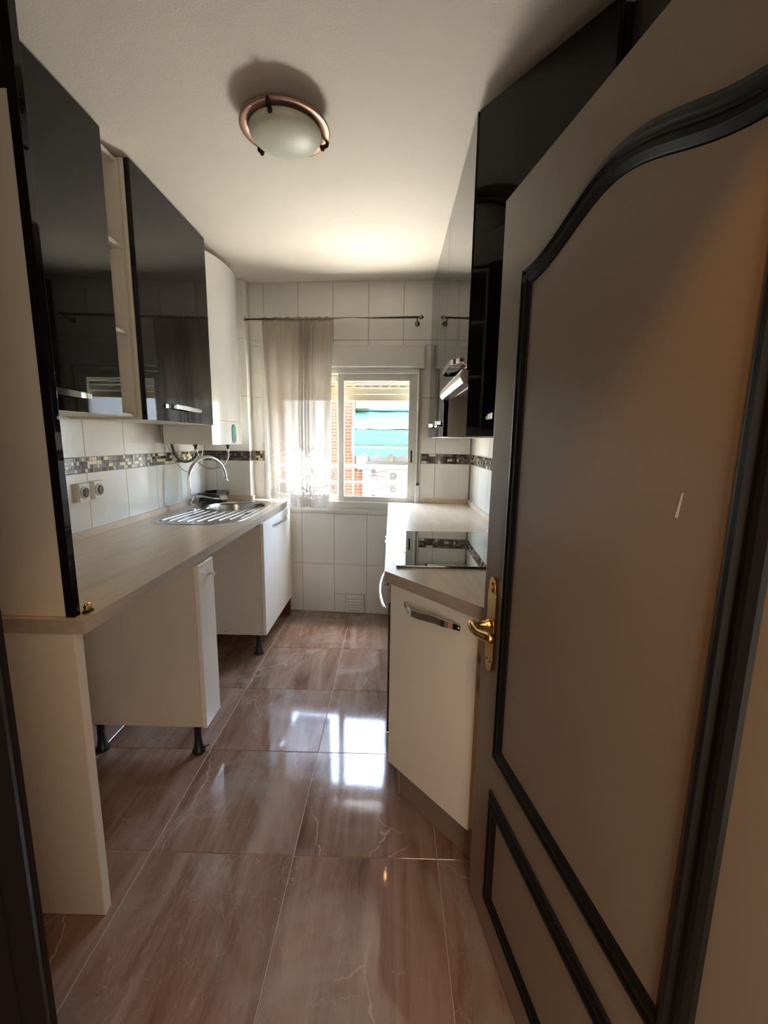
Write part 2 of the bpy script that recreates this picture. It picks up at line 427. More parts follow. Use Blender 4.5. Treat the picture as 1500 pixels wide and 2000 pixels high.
def box(name, material, parent, x0, x1, y0, y1, z0, z1, bevel=0.0015, seg=1, T=None, label=None, kind=None):
    return MB().box(x0, x1, y0, y1, z0, z1, bevel, seg, T=T).build(name, material, parent, label=label, kind=kind)

# ------------------------------------------------------------------ dimensions
XL, XR = -1.395, 0.578          # side walls
ZC = 2.455                      # ceiling
YF = 0.36                       # front (door) wall, kitchen side
SK = 0.08                       # the window wall is slightly skewed
def yb(x): return 3.236 - SK * x
cB = 1 / math.sqrt(1 + SK * SK); sB = SK * cB
def B(u, d, z):                 # back-wall frame: u along wall, d out of the wall into the room, z up
    return (u * cB - d * sB, 3.236 - u * sB - d * cB, z)

# ================================================================== STRUCTURE
floor = MB().box(-1.6, 0.9, -1.6, 3.6, -0.12, -0.0022).build('floor', M['floor_grout'], None, 'structure')
tag(floor, 'polished brown marble tile floor of the narrow kitchen', 'floor')
tm = None
S = 0.48
for i in range(-3, 2):
    for j in range(-1, 7):
        cx = -0.302 + 0.475 * i + 0.2375; cy = 0.262 + S * j + S / 2
        if cx - .24 > XR + .05 or cx + .24 < XL - .05: continue
        if tm is None:
            b = MB().box(-0.2363, 0.2363, -0.2388, 0.2388, -0.009, 0.0, 0.0012, 1)
            t0 = b.build('floor_tile', M['marble']); tm = t0.data; o = t0
        else:
            o = bpy.data.objects.new('floor_tile', tm); COL.objects.link(o)
        o.parent = floor
        o.location = (cx, cy, random.uniform(-0.0006, 0.0))

ceil = MB().box(-1.6, 0.9, -1.6, 3.6, ZC, ZC + 0.15).build('ceiling', M['ceiling'], None, 'structure')
tag(ceil, 'cream stippled plaster ceiling above the kitchen', 'ceiling')

TT = 0.006                      # tile thickness
ROWS = [(0.0, 0.395), (0.395, 0.795), (0.795, 1.192), (1.262, 1.66), (1.66, 2.06), (2.06, ZC)]
BAND = (1.192, 1.262)
G = 0.0013
def tiles(parent, T, splits, rows, holes=()):
    """tiles as single pieces in a wall frame T(u, d, z)"""
    for a, b_ in zip(splits[:-1], splits[1:]):
        for z0, z1 in rows:
            rects = [(a, b_, z0, z1)]
            for h in holes:
                out = []
                for r in rects:
                    u0, u1, v0, v1 = r
                    if u1 <= h[0] or u0 >= h[1] or v1 <= h[2] or v0 >= h[3]: out.append(r); continue
                    if v0 < h[2]: out.append((u0, u1, v0, h[2]))
                    if v1 > h[3]: out.append((u0, u1, h[3], v1))
                    m0, m1 = max(v0, h[2]), min(v1, h[3])
                    if u0 < h[0]: out.append((u0, h[0], m0, m1))
                    if u1 > h[1]: out.append((h[1], u1, m0, m1))
                rects = out
            for u0, u1, v0, v1 in rects:
                if u1 - u0 < 0.012 or v1 - v0 < 0.012: continue
                MB().box(u0 + G, u1 - G, 0.0005, TT + random.uniform(-.0004, .0003), v0 + G, v1 - G, 0.0012, 1, T=T).build('tile', M['tile'], parent)

def mosaic(parent, T, u0, u1, weights):
    b = MB(); n = 4; h = (BAND[1] - BAND[0] - 0.002) / n; z = BAND[0] + 0.001
    for r in range(n):
        u = u0 + 0.001
        while u < u1 - 0.004:
            w = random.choice((h, h, h, 2 * h))
            w = min(w, u1 - u)
            mi = random.choices(range(5), weights)[0]
            b.box(u + 0.0009, u + w - 0.0009, 0.0005, TT - random.uniform(0, .001), z + 0.0009, z + h - 0.0009, 0, mi=mi, T=T)
            u += w
        z += h
    return b.build('mosaic_band', MOS, parent, 'stuff')

# left wall (normal +x): frame u = y
TL = lambda u, d, z: (XL - TT + d, u, z)
wl_ = MB().box(XL - 0.15, XL - TT, YF, 3.6, 0, ZC).build('wall_left', M['wall'], None, 'structure')
tag(wl_, 'white tiled left wall with mosaic band behind the worktop', 'wall')
tiles(wl_, TL, [0.785, 1.08, 1.375, 1.67, 1.965, 2.26, 2.555, 2.85, 3.145, 3.35], ROWS)
mosaic(wl_, TL, 0.8, 3.3, (3, 3, 3, 3, 2))
# right wall (normal -x)
TR = lambda u, d, z: (XR + TT - d, u, z)
wr_ = MB().box(XR + TT, XR + 0.15, YF, 3.6, 0, ZC).build('wall_right', M['wall'], None, 'structure')
tag(wr_, 'white tiled right wall behind the cooking hob', 'wall')
tiles(wr_, TR, [0.8, 1.1, 1.4, 1.7, 2.0, 2.3, 2.6, 2.9, 3.185], ROWS)
mosaic(wr_, TR, 0.8, 3.185, (1, 2, 4, 3, 1))
# back wall (skewed), with window opening
U0, U1, W0, W1 = -0.965, 0.212, 0.842, 1.862
bw = MB()
for r in ((-1.55, U0, 0, ZC), (U1, 0.75, 0, ZC), (U0, U1, 0, W0), (U0, U1, W1 + 0.16, ZC)):
    bw.box(r[0], r[1], -0.20, -TT, r[2], r[3], T=B)
bw = bw.build('wall_back', M['wall'], None, 'structure')
tag(bw, 'white tiled window wall at the far end of the kitchen', 'wall')
TB = lambda u, d, z: B(u, d - TT, z)
bs = [-1.19, -0.945, -0.69, -0.435, -0.18, 0.07, 0.322, 0.573]
tiles(bw, TB, bs, ROWS, holes=[(U0, U1, W0 - 0.005, W1 + 0.16), (-0.345, -0.195, -0.01, 0.155)])
mosaic(bw, TB, U1 + 0.01, 0.57, (1, 2, 5, 3, 1))
mosaic(bw, TB, -1.04, -0.985, (1, 1, 6, 2, 1))
# chimney-like pillar in the far left corner
px1, py0 = -1.055, 3.235
pil = MB().box(XL, px1 - TT, py0 + TT, 3.5, 0, ZC).build('wall_pillar', M['wall'], None, 'structure')
tag(pil, 'tiled corner pillar behind the water heater', 'pillar')
TP = lambda u, d, z: (u, py0 + TT - d, z)
tiles(pil, TP, [XL, -1.31, px1], ROWS)
mosaic(pil, TP, XL, px1 - .002, (0, 1, 6, 2, 0))
TP2 = lambda u, d, z: (px1 - TT + d, u, z)
tiles(pil, TP2, [py0, 3.312], ROWS)
mosaic(pil, TP2, py0 + .002, 3.312, (1, 2, 5, 2, 1))
# front wall with the doorway, corridor around the camera
OX0, OX1, OZ = -0.345, 0.415, 1.935
fw = MB()
fw.box(-1.545, OX0 - 0.03, YF - 0.10, YF, 0, ZC).box(OX1 + 0.03, 0.728, YF - 0.10, YF, 0, ZC).box(OX0 - 0.03, OX1 + 0.03, YF - 0.10, YF, OZ + 0.03, ZC)
tag(fw.build('wall_front', M['corridor'], None, 'structure'), 'doorway wall between corridor and kitchen', 'wall')
cw = MB().box(-1.5, -1.35, -1.5, YF - 0.1, 0, ZC).build('wall_corridor_left', M['corridor'], None, 'structure'); tag(cw, 'plain corridor wall left of the doorway', 'wall')
cw = MB().box(0.75, 0.9, -1.5, YF - 0.1, 0, ZC).build('wall_corridor_right', M['corridor'], None, 'structure'); tag(cw, 'plain corridor wall right of the doorway', 'wall')
cw = MB().box(-1.35, 0.75, -1.5, -1.35, 0, ZC).build('wall_corridor_back', M['corridor'], None, 'structure'); tag(cw, 'plain corridor wall opposite the kitchen doorway', 'wall')

# door frame (dark wood)
jr = empty('trim_1', (OX0, YF, 0), 'dark wooden door frame with a chipped patch near its foot', 'door frame', kind='structure')
def jamb_prof(x, s):            # plan profile of one jamb with casing, s = +1 for the left jamb
    q = [(0.0, YF - 0.115), (0.0, YF - 0.012), (-0.004, YF - 0.004), (-0.012, YF + 0.002), (-0.012, YF + 0.012), (-0.022, YF + 0.020), (-0.055, YF + 0.020), (-0.062, YF + 0.014),
         (-0.062, YF + 0.001), (-0.029, YF + 0.001), (-0.029, YF - 0.101), (-0.062, YF - 0.101), (-0.062, YF - 0.115)]
    return [(x + s * a, b_) for a, b_ in q]
j1 = MB().prism(jamb_prof(OX0, 1), 0, OZ + 0.06).build('left_jamb', M['dark_wood'], jr)
j1.name = 'jamb'
MB().prism(jamb_prof(OX1, -1), 0, OZ + 0.06).build('jamb', M['dark_wood'], jr)
box('head', M['dark_wood'], jr, OX0 + .001, OX1 - .001, YF - 0.113, YF + 0.018, OZ, OZ + 0.06)
box('door_stop', M['dark_wood'], jr, OX0 + 0.0005, OX0 + 0.009, YF - 0.085, YF - 0.045, 0, OZ, 0.002)
# chipped wood at the foot of the jamb: shallow splintered plate on the jamb face
ch = MB(); random.seed(3)
pts = [(0.0, -0.10), (0.012, -0.055), (0.020, 0.0), (0.030, 0.045), (0.022, 0.06), (0.016, 0.035), (0.004, 0.055), (-0.010, 0.03), (-0.006, -0.03)]
ch.prism([(a, b_) for a, b_ in pts], 0.0, 0.0025, T=lambda u, v, w: (OX0 + 0.0005 + w, YF - 0.042 + u, 0.64 + v))
ch.build('chipped_patch', M['chip'], jr)

# ================================================================== OPEN DOOR
ph = math.radians(10.5)
P0 = Vector((0.258, 1.125, 0)); dd = Vector((math.sin(ph), -math.cos(ph), 0)); nn = Vector((-math.cos(ph), -math.sin(ph), 0))
DW, DH = 0.80, 1.915
def D(s, t, z): v = P0 + dd * s + nn * t; return (v.x, v.y, z)
DR = lambda a, b_, c: D(a, b_, c)
door = empty('door_1', D(DW, 0, 0), 'open taupe room door with black arched mouldings', 'door', kind='structure')
MB().box(0, DW, -0.026, 0, 0.008, DH, 0.002, 2, T=D).build('door_leaf', M['door_paint'], door)
def offset_poly(p, w):
    n = len(p); out = []
    for i in range(n):
        a = Vector(p[i - 1]); b_ = Vector(p[i]); c = Vector(p[(i + 1) % n])
        e1 = (b_ - a).normalized(); e2 = (c - b_).normalized()
        n1 = Vector((-e1.y, e1.x)); n2 = Vector((-e2.y, e2.x)); m = (n1 + n2)
        m = m / max(0.3, m.dot(n1)) if m.length > 1e-6 else n1
        out.append((b_.x + m.x * w, b_.y + m.y * w))
    return out
def moulding(poly, name):
    """profiled bead frame around a closed outline (counter-clockwise in s,z)"""
    prof = [(0.0, 0.0), (0.002, 0.006), (0.010, 0.011), (0.016, 0.012), (0.021, 0.007), (0.025, 0.007), (0.031, 0.013), (0.038, 0.012), (0.046, 0.006), (0.050, 0.0)]
    rings = [offset_poly(poly, w) for w, h in prof]; n = len(poly); verts = []; faces = []
    for (w, h), rg in zip(prof, rings):
        verts += [D(s, h + 0.0002, z) for s, z in rg]
    for i in range(len(prof) - 1):
        for k in range(n):
            a = i * n + k; b_ = i * n + (k + 1) % n; faces.append((a, b_, b_ + n, a + n))
    b = MB(); b._add(verts, faces, smooth=False); 
    return b.build(name, M['moulding'], door)
s0, s1 = 0.115, 0.705
def arch_z(s):
    t = abs(s - (s0 + s1) / 2) / ((s1 - s0) / 2)
    if t > 0.88: return 1.732
    q = 1 - t / 0.88
    return 1.732 + 0.063 * (math.sin(PI * (q - 0.5)) * 0.5 + 0.5 if q < 0.999 else 1)
top = [(s1 - (s1 - s0) * k / 30, arch_z(s1 - (s1 - s0) * k / 30)) for k in range(31)]
moulding([(s0, 0.552), (s1, 0.552)] + top, 'upper_moulding')
moulding([(0.110, 0.118), (0.705, 0.118), (0.705, 0.452), (0.110, 0.452)], 'lower_moulding')
inner = offset_poly([(s0, 0.552), (s1, 0.552)] + top, 0.050)
MB().prism(inner, 0.0002, 0.004, T=lambda s, z, t: D(s, t, z)).build('raised_panel', M['door_paint'], door)
MB().prism([(0.160, 0.168), (0.655, 0.168), (0.655, 0.402), (0.160, 0.402)], 0.0002, 0.004, T=lambda s, z, t: D(s, t, z)).build('raised_panel', M['door_paint'], door)
MB().prism([(0.586, 1.268), (0.590, 1.268), (0.594, 1.300), (0.592, 1.300)], 0.0041, 0.0046, T=lambda s, z, t: D(s, t, z)).build('scratch', M['print'], door)
# brass handle
hp = []
for k in range(9):
    a = PI * k / 8; hp.append((0.062 + 0.019 * math.cos(a), 0.995 + 0.026 * math.sin(a)))
plate = [(0.081, 0.995)] + hp[1:-1] + [(0.043, 0.995), (0.038, 0.975), (0.038, 0.805), (0.043, 0.785)]
for k in range(1, 8):
    a = PI + PI * k / 8; plate.append((0.062 + 0.019 * math.cos(a), 0.785 + 0.022 * math.sin(a)))
plate += [(0.081, 0.785), (0.086, 0.805), (0.086, 0.975)]
MB().prism(plate, 0.0, 0.007, bevel=0.0025, seg=2, T=lambda s, z, t: D(s, t + 0.0003, z)).build('handle_plate', M['brass'], door)
MB().prism([(0.062 + 0.008 * math.cos(a * PI / 8), 0.993 + 0.014 * math.sin(a * PI / 8)) for a in range(16)], 0.007, 0.011, bevel=0.0015, T=lambda s, z, t: D(s, t, z)).build('handle_crest', M['brass'], door)
for z in (0.983, 0.795):
    for s in (0.052, 0.072):
        MB().lathe([(0.0032, 0.0), (0.0032, 0.0006)], (0, 0, 0), 10, T=lambda x, y, h, s=s, z=z: D(s + x, 0.0074 + h, z + y)).build('screw_hole', M['black_plastic'], door)
hc = (0.062, 0.895)
lev = MB()
lev.lathe([(0.013, 0.0), (0.013, 0.006), (0.0085, 0.012), (0.008, 0.040), (0.011, 0.050), (0.011, 0.056)], (0, 0, 0), 16, T=lambda x, y, h: D(hc[0] + x, 0.0073 + h, hc[1] + y))
lp = [D(hc[0] + a, 0.052 + b_, hc[1] + c) for a, b_, c in ((-0.006, 0.0, 0.002), (0.004, 0.005, 0.001), (0.02, 0.006, -0.003), (0.035, 0.003, -0.006), (0.052, -0.003, -0.005), (0.068, -0.010, -0.003), (0.080, -0.015, -0.003), (0.085, -0.015, -0.003))]
lev.tube(lp, [0.010, 0.0135, 0.013, 0.011, 0.0115, 0.0125, 0.012, 0.005], 12)
lev.build('handle_lever', M['brass'], door)

# ================================================================== shared small builders
def bow_handle(parent, c, L, along, out, hgt=0.017, bulge=0.030, name='handle', wave=0.004):
    """flat chrome bow: c = centre on the door face, along/out are unit vectors"""
    A = Vector(along); O = Vector(out); C = Vector(c); pts = []
    n = 22
    for i in range(n + 1):
        t = i / n; e = min(1, min(t, 1 - t) / 0.22); e = e * e * (3 - 2 * e)
        pts.append(C + A * (t - 0.5) * L + O * (0.004 + (bulge - 0.004) * e) + Vector((0, 0, wave * math.sin(2 * PI * t))))
    b = MB().ribbon(pts, 0.005, [hgt * (0.85 + 0.3 * math.sin(PI * i / n)) for i in range(n + 1)], (0, 0, 1))
    for s in (-1, 1):
        q = C + A * s * (L / 2 - 0.008)
        b.tube([q - O * 0.0005, q + O * 0.008], 0.005, 10)
    return b.build(name, M['chrome'], parent)

def foot(parent, x, y, h, clip=False):
    b = MB().lathe([(0.027, 0.0), (0.029, 0.006), (0.024, 0.018), (0.019, 0.024), (0.017, 0.05), (0.015, 0.055), (0.015, h - 0.004), (0.024, h)], (x, y, 0), 18)
    if clip: b.tube([(x + 0.02, y - .003, 0.022), (x + 0.045, y + .004, 0.032)], 0.003, 6)
    return b.build('foot', M['black_plastic'], parent)

def carcass(parent, x0, x1, y0, y1, z0, z1, material, th=0.016, open_face='+x', back=True):
    """open-fronted box of boards"""
    box('side_panel', material, parent, x0, x1, y0, y0 + th, z0, z1, 0.0008)
    box('side_panel', material, parent, x0, x1, y1 - th, y1, z0, z1, 0.0008)
    box('bottom_panel', material, parent, x0, x1, y0 + th, y1 - th, z0, z0 + th, 0.0008)
    box('top_panel', material, parent, x0, x1, y0 + th, y1 - th, z1 - th, z1, 0.0008)
    if back:
        if open_face == '+x': box('back_panel', material, parent, x0, x0 + 0.004, y0 + th, y1 - th, z0 + th, z1 - th, 0)
        else: box('back_panel', material, parent, x1 - 0.004, x1, y0 + th, y1 - th, z0 + th, z1 - th, 0)

# ================================================================== LEFT RUN
WZ0, WZ1 = 0.862, 0.900
WFL = -0.771
# --- worktop with the sink cut-out
wt = empty('worktop', (WFL, 1.02, WZ0), 'long beige stone-look worktop under the black cabinets, holding the sink', 'worktop')
sink_out = []
sk = [(-1.300, 2.290), (-1.338, 2.400), (-1.352, 2.600), (-1.352, 2.850), (-1.340, 3.020), (-1.290, 3.130), (-1.180, 3.180), (-1.020, 3.180), (-0.900, 3.140), (-0.838, 3.040), (-0.818, 2.850), (-0.818, 2.620), (-0.822, 2.470), (-0.840, 2.350), (-0.905, 2.268), (-1.000, 2.238), (-1.120, 2.232), (-1.230, 2.245)]
def smooth_poly(p, it=2):
    for _ in range(it):
        q = []
        for i in range(len(p)):
            a, b_ = p[i], p[(i + 1) % len(p)]
            q += [(a[0] * .75 + b_[0] * .25, a[1] * .75 + b_[1] * .25), (a[0] * .25 + b_[0] * .75, a[1] * .25 + b_[1] * .75)]
        p = q
    return p
sink_o = smooth_poly(sk, 2)
def shrink(poly, k):
    cx = sum(p[0] for p in poly) / len(poly); cy = sum(p[1] for p in poly) / len(poly)
    return [(cx + (p[0] - cx) * k, cy + (p[1] - cy) * k) for p in poly]
hole = shrink(sink_o, 0.95)
outer = [(XL + 0.001, 1.02), (WFL, 1.02), (WFL, yb(WFL) - 0.03), (px1 + .004, yb(px1) - 0.03), (px1 + .004, py0 - 0.003), (XL + 0.001, py0 - 0.003)]
def plate_with_hole(outer, hole, z0, z1, mats):
    bm = bmesh.new()
    def ring(p, z):
        vs = [bm.verts.new((a, b_, z)) for a, b_ in p]
        es = [bm.edges.new((vs[i], vs[(i + 1) % len(vs)])) for i in range(len(vs))]; return vs, es
    for z in (z0, z1):
        v1, e1 = ring(outer, z); v2, e2 = ring(hole, z)
        bmesh.ops.triangle_fill(bm, use_beauty=True, use_dissolve=False, edges=e1 + e2)
        if z == z0: lo1, lo2 = v1, v2
    def wall(a, b_, mi):
        for i in range(len(a)):
            f = bm.faces.new((a[i], a[(i + 1) % len(a)], b_[(i + 1) % len(a)], b_[i])); f.material_index = mi
    wall(lo1, v1, 1); wall(lo2, v2, 1)
    return bm
b = MB(); b.bm.free(); b.bm = plate_with_hole(outer, hole, WZ0, WZ1, None)
b.build('worktop_slab', [M['worktop'], M['worktop_edge']], wt)
box('upstand', M['strip'], wt, XL + 0.001, XL + 0.017, 1.07, py0 - 0.003, WZ1 + .0002, WZ1 + 0.033, 0.003, 2)
box('upstand', M['strip'], wt, XL + 0.0175, px1, py0 - 0.019, py0 - 0.003, WZ1 + .0002, WZ1 + 0.033, 0.003, 2)
box('upstand', M['strip'], wt, px1 + .002, px1 + .018, py0 - 0.019, yb(px1) - 0.05, WZ1 + .0002, WZ1 + 0.033, 0.003, 2)

# --- end support under the worktop
sup = empty('support_panel', (-0.80, 1.025, 0), 'cream end board holding up the near end of the left worktop', 'panel')
box('board', M['white_board'], sup, XL + 0.004, -0.802, 1.024, 1.052, 0.001, WZ0 - 0.0005, 0.001)
box('edge_band', M['white_board'], sup, -0.802, -0.800, 1.024, 1.052, 0.001, WZ0 - 0.0005, 0.0005)

# --- tall panel on the worktop
tp = empty('tall_side_panel', (-0.82, 1.036, WZ1), 'tall cream side board with black front edge standing on worktop end', 'panel')
box('board', M['white_board'], tp, XL + 0.002, -0.826, 1.037, 1.055, WZ1 + .0005, 2.083, 0.0008)
box('upper_board', M['black_edge'], tp, XL + 0.002, -0.826, 1.037, 1.055, 2.0835, ZC - 0.002, 0.0008)
box('front_edge', M['black_gloss'], tp, -0.8255, -0.803, 1.034, 1.056, WZ1 + .0005, ZC - 0.002, 0.0012, 2)
hb = empty('hinge_block', (-0.79, 1.06, WZ1), 'small brown brass hinge block at the foot of the black edge', 'hinge')
MB().box(-0.802, -0.787, 1.058, 1.086, WZ1 + .0005, WZ1 + 0.006, 0.001).build('base', M['black_plastic'], hb)
MB().box(-0.800, -0.789, 1.061, 1.083, WZ1 + 0.0062, WZ1 + 0.020, 0.002).build('body', M['brass'], hb)
MB().tube([(-0.7945, 1.063, WZ1 + 0.022), (-0.7945, 1.081, WZ1 + 0.022)], 0.004, 8).build('pin', M['brass'], hb)

# --- wall cabinets (left)
def wall_cab_left(y0, y1, z0, z1, label, handle, name='wall_cabinet'):
    r = empty(name, (XL + .01, y0, z0), label, 'cabinet', 'black gloss wall cabinets on the left')
    carcass(r, XL + 0.002, -1.0785, y0, y1, z0, z1, M['white_board'])
    d = MB().box(-1.077, -1.055, y0 + 0.001, y1 - 0.001, z0 + 0.001, z1 - 0.001, 0.0012, 2).build('door', M['black_gloss'], r)
    bow_handle(d, (-1.055, handle[0], handle[1]), handle[2], (0, 1, 0), (1, 0, 0), 0.018, 0.022, wave=0.002)
    return r
wall_cab_left(1.060, 1.722, 1.437, 2.442, 'black gloss wall cabinet nearest the doorway, over the sockets', (1.37, 1.495, 0.34))
wall_cab_left(1.892, 2.590, 1.430, 2.442, 'black gloss wall cabinet between open shelves and water heater', (2.235, 1.500, 0.38))
osu = empty('open_shelf_unit', (XL + .01, 1.724, 1.44), 'narrow cream open shelf unit between the two black wall cabinets', 'shelf unit')
box('side_panel', M['white_board'], osu, XL + .002, -1.095, 1.7245, 1.7385, 1.440, 2.430, .0008)
box('side_panel', M['white_board'], osu, XL + .002, -1.095, 1.876, 1.890, 1.440, 2.430, .0008)
box('back_panel', M['white_board'], osu, XL + .002, XL + 0.008, 1.739, 1.8755, 1.440, 2.430, 0)
for z in (1.440, 1.771, 2.102, 2.416):
    box('shelf', M['white_board'], osu, XL + .0085, -1.097, 1.7388, 1.8757, z, z + 0.014, .0008)

# --- water heater
wh = empty('water_heater', (-1.2, 2.86, 1.315), 'white wall-hung electric water heater beside the black cabinet', 'water heater')
hy0, hy1 = 2.603, 3.150
def heater_plan(inset=0.0, n=16):
    p = [(XL + 0.03, hy0 + inset), (-1.10, hy0 + inset)]
    for i in range(n + 1):
        t = i / n; y = hy0 + inset + (hy1 - hy0 - 2 * inset) * t
        x = -1.072 + 0.048 * (1 - (2 * t - 1) ** 2) - 0.03 * max(0, t - 0.75) - inset
        p.append((x, y))
    p += [(-1.11, hy1 - inset), (XL + 0.03, hy1 - inset)]
    return p
MB().prism(heater_plan(), 1.462, 2.395, bevel=0.004, seg=2).build('upper_shell', M['enamel'], wh)
MB().prism(heater_plan(0.001), 1.316, 1.4605, bevel=0.004, seg=2).build('lower_cover', M['enamel'], wh)
ds = [( 2.84 + 0.030 * math.cos(a), 1.385 + (0.030 if math.sin(a) > 0 else -0.030) + 0.030 * math.sin(a)) for a in [2 * PI * k / 24 for k in range(24)]]
def on_heater(y, z, off=0.0):
    t = (y - hy0) / (hy1 - hy0); return (-1.072 + 0.048 * (1 - (2 * t - 1) ** 2) - 0.03 * max(0, t - 0.75) + off, y, z)
b = MB(); n = len(ds)
b._add([on_heater(y, z, -0.002) for y, z in ds] + [on_heater(y, z, 0.003) for y, z in ds], [tuple(range(n)), tuple(range(n, 2 * n))] + [(i, (i + 1) % n, n + (i + 1) % n, n + i) for i in range(n)])
b.build('display', M['display'], wh)
b = MB(); q = [(2.84 + (y - 2.84) * 0.62, 1.408 + (z - 1.385) * 0.42) for y, z in ds]
b._add([on_heater(y, z, 0.003) for y, z in q] + [on_heater(y, z, 0.0045) for y, z in q], [tuple(range(n)), tuple(range(n, 2 * n))] + [(i, (i + 1) % n, n + (i + 1) % n, n + i) for i in range(n)])
b.build('indicator', mat('teal_indicator', (0.12, 0.42, 0.34), 0.15), wh)
for x, y, m_, nm in ((-1.29, 2.86, M['red'], 'hot_valve'), (-1.14, 3.03, M['black_plastic'], 'cold_valve')):
    MB().lathe([(0.014, 0), (0.014, -0.014), (0.009, -0.016), (0.009, -0.034)], (x, y, 1.3155), 12).build(nm, m_, wh)
def bez(pts, n=10):
    P = [Vector(p) for p in pts]; out = []
    for i in range(len(P) - 1):
        p0 = P[max(i - 1, 0)]; p1 = P[i]; p2 = P[i + 1]; p3 = P[min(i + 2, len(P) - 1)]
        for k in range(n):
            t = k / n
            out.append(0.5 * ((2 * p1) + (-p0 + p2) * t + (2 * p0 - 5 * p1 + 4 * p2 - p3) * t * t + (-p0 + 3 * p1 - 3 * p2 + p3) * t ** 3))
    out.append(P[-1]); return out
def hose(name, pts, r, m_, label, cat, ends=True):
    o = empty(name, pts[0], label, cat)
    MB().tube(bez(pts), r, 10).build('tube', m_, o)
    if ends:
        a, b_ = Vector(pts[0]), Vector(pts[-1])
        MB().lathe([(r * 1.5, -0.012), (r * 1.5, 0.006)], a, 8).build('nut', M['chrome'], o)
        MB().lathe([(r * 1.5, -0.012), (r * 1.5, 0.006)], b_, 8).build('nut', M['chrome'], o)
    return o
hose('water_hose', [(-1.29, 2.86, 1.272), (-1.29, 2.855, 1.235), (-1.31, 2.80, 1.205), (-1.34, 2.74, 1.215), (-1.355, 2.70, 1.27), (-1.36, 2.675, 1.36), (-1.36, 2.67, 1.425)], 0.009, M['hose_dark'], 'dark grey flexible hose looping from the red heater valve up to the wall', 'hose')
hose('water_hose', [(-1.14, 3.03, 1.272), (-1.145, 3.03, 1.215), (-1.18, 3.0, 1.165), (-1.24, 2.95, 1.150), (-1.30, 2.915, 1.19), (-1.315, 2.905, 1.25)], 0.006, M['hose'], 'silver braided hose hanging below the right end of water heater', 'hose')
hose('power_cable', [(-1.375, 2.60, 1.425), (-1.372, 2.66, 1.31), (-1.368, 2.76, 1.19), (-1.36, 2.86, 1.135), (-1.355, 2.99, 1.128), (-1.35, 3.07, 1.18), (-1.345, 3.10, 1.30)], 0.0035, M['cable'], 'thin white cable looping under the water heater', 'cable', False)

# --- sockets
def socket(y0, y1, z0, z1, label):
    r = empty('wall_socket', (XL, (y0 + y1) / 2, z0), label, 'socket', 'sockets above the left worktop')
    MB().prism([(XL + .0005, y0), (XL + 0.016, y0 + 0.001), (XL + 0.022, y0 + 0.010), (XL + 0.022, y1 - 0.010), (XL + 0.016, y1 - 0.001), (XL + .0005, y1)], z0, z1, bevel=0.0015, seg=2).build('plate', M['white_plastic'], r)
    cy, cz = (y0 + y1) / 2, (z0 + z1) / 2
    MB().lathe([(0.029, 0), (0.029, 0.0035), (0.025, 0.005), (0.023, 0.005)], (XL + 0.0222, cy, cz), 28, axis='x').build('rim', M['white_plastic'], r)
    MB().lathe([(0.0225, 0), (0.0225, 0.0015)], (XL + 0.0265, cy, cz), 24, axis='x').build('recess', M['grey_plastic'], r)
    b = MB()
    for s in (-1, 1): b.lathe([(0.0028, 0), (0.0028, 0.0004)], (XL + 0.0281, cy + s * 0.0095, cz), 8, axis='x')
    b.build('pin_hole', M['black_plastic'], r)
socket(1.868, 1.950, 1.066, 1.148, 'white wall socket nearer the doorway, left of the pair')
socket(1.966, 2.048, 1.069, 1.151, 'white wall socket further from doorway, right of the pair')

# --- base units
def handle_t(parent, x, y, z):
    b = MB().tube([(x, y, z), (x + 0.022, y, z)], 0.006, 10)
    b.box(x + 0.020, x + 0.030, y - 0.014, y + 0.014, z - 0.009, z + 0.009, 0.002, 2)
    return b.build('knob', M['chrome'], parent)
nb = empty('base_cabinet', (-1.0, 1.72, 0), 'narrow white base cabinet under the worktop, with a small square knob', 'cabinet', 'white base cabinets on the left')
carcass(nb, XL + 0.03, -0.786, 1.655, 1.798, 0.142, WZ0 - 0.0005, M['white_board'])
d = box('door', M['white_door'], nb, -0.7845, -0.764, 1.654, 1.799, 0.140, 0.853, 0.0012)
handle_t(d, -0.764, 1.755, 0.793)
foot(nb, -0.823, 1.690, 0.1418, True); foot(nb, -1.25, 1.690, 0.1418)
sb_ = empty('base_cabinet', (-1.0, 2.9, 0), 'wide white sink base cabinet by the window wall with curved handle', 'cabinet', 'white base cabinets on the left')
box('side_panel', M['white_board'], sb_, XL + 0.03, -0.786, 2.536, 2.552, 0.142, WZ0 - 0.0005, .0008)
box('side_panel', M['white_board'], sb_, -1.05, -0.786, 3.228, 3.244, 0.142, WZ0 - 0.0005, .0008)
box('bottom_panel', M['white_board'], sb_, XL + 0.03, -0.786, 2.5525, 3.2275, 0.142, 0.158, .0008)
box('front_rail', M['white_board'], sb_, -0.80, -0.786, 2.5525, 3.2275, 0.80, WZ0 - 0.0005, .0008)
d = box('door', M['white_door'], sb_, -0.7845, -0.764, 2.540, 3.240, 0.140, 0.853, 0.0012)
bow_handle(d, (-0.764, 2.93, 0.800), 0.36, (0, 1, 0), (1, 0, 0), 0.016, 0.022)
foot(sb_, -0.825, 2.575, 0.1418); foot(sb_, -1.25, 2.575, 0.1418); foot(sb_, -1.25, 3.19, 0.1418)
b = MB()
for x_, z_ in ((-0.80, 0.835), (-1.02, 0.165), (-0.795, 0.160)): MB().lathe([(0.0035, 0), (0.0035, 0.0006)], (x_, 2.5352, z_), 8, axis='y').build('screw_hole', M['black_plastic'], sb_)

pb = MB().box(-0.835, -0.768, 3.195, 3.213, 0.001, 0.139, 0.001).build('plinth_board', M['red_wood']); tag(pb, 'short dark red plinth board under the far end of sink cabinet', 'board')

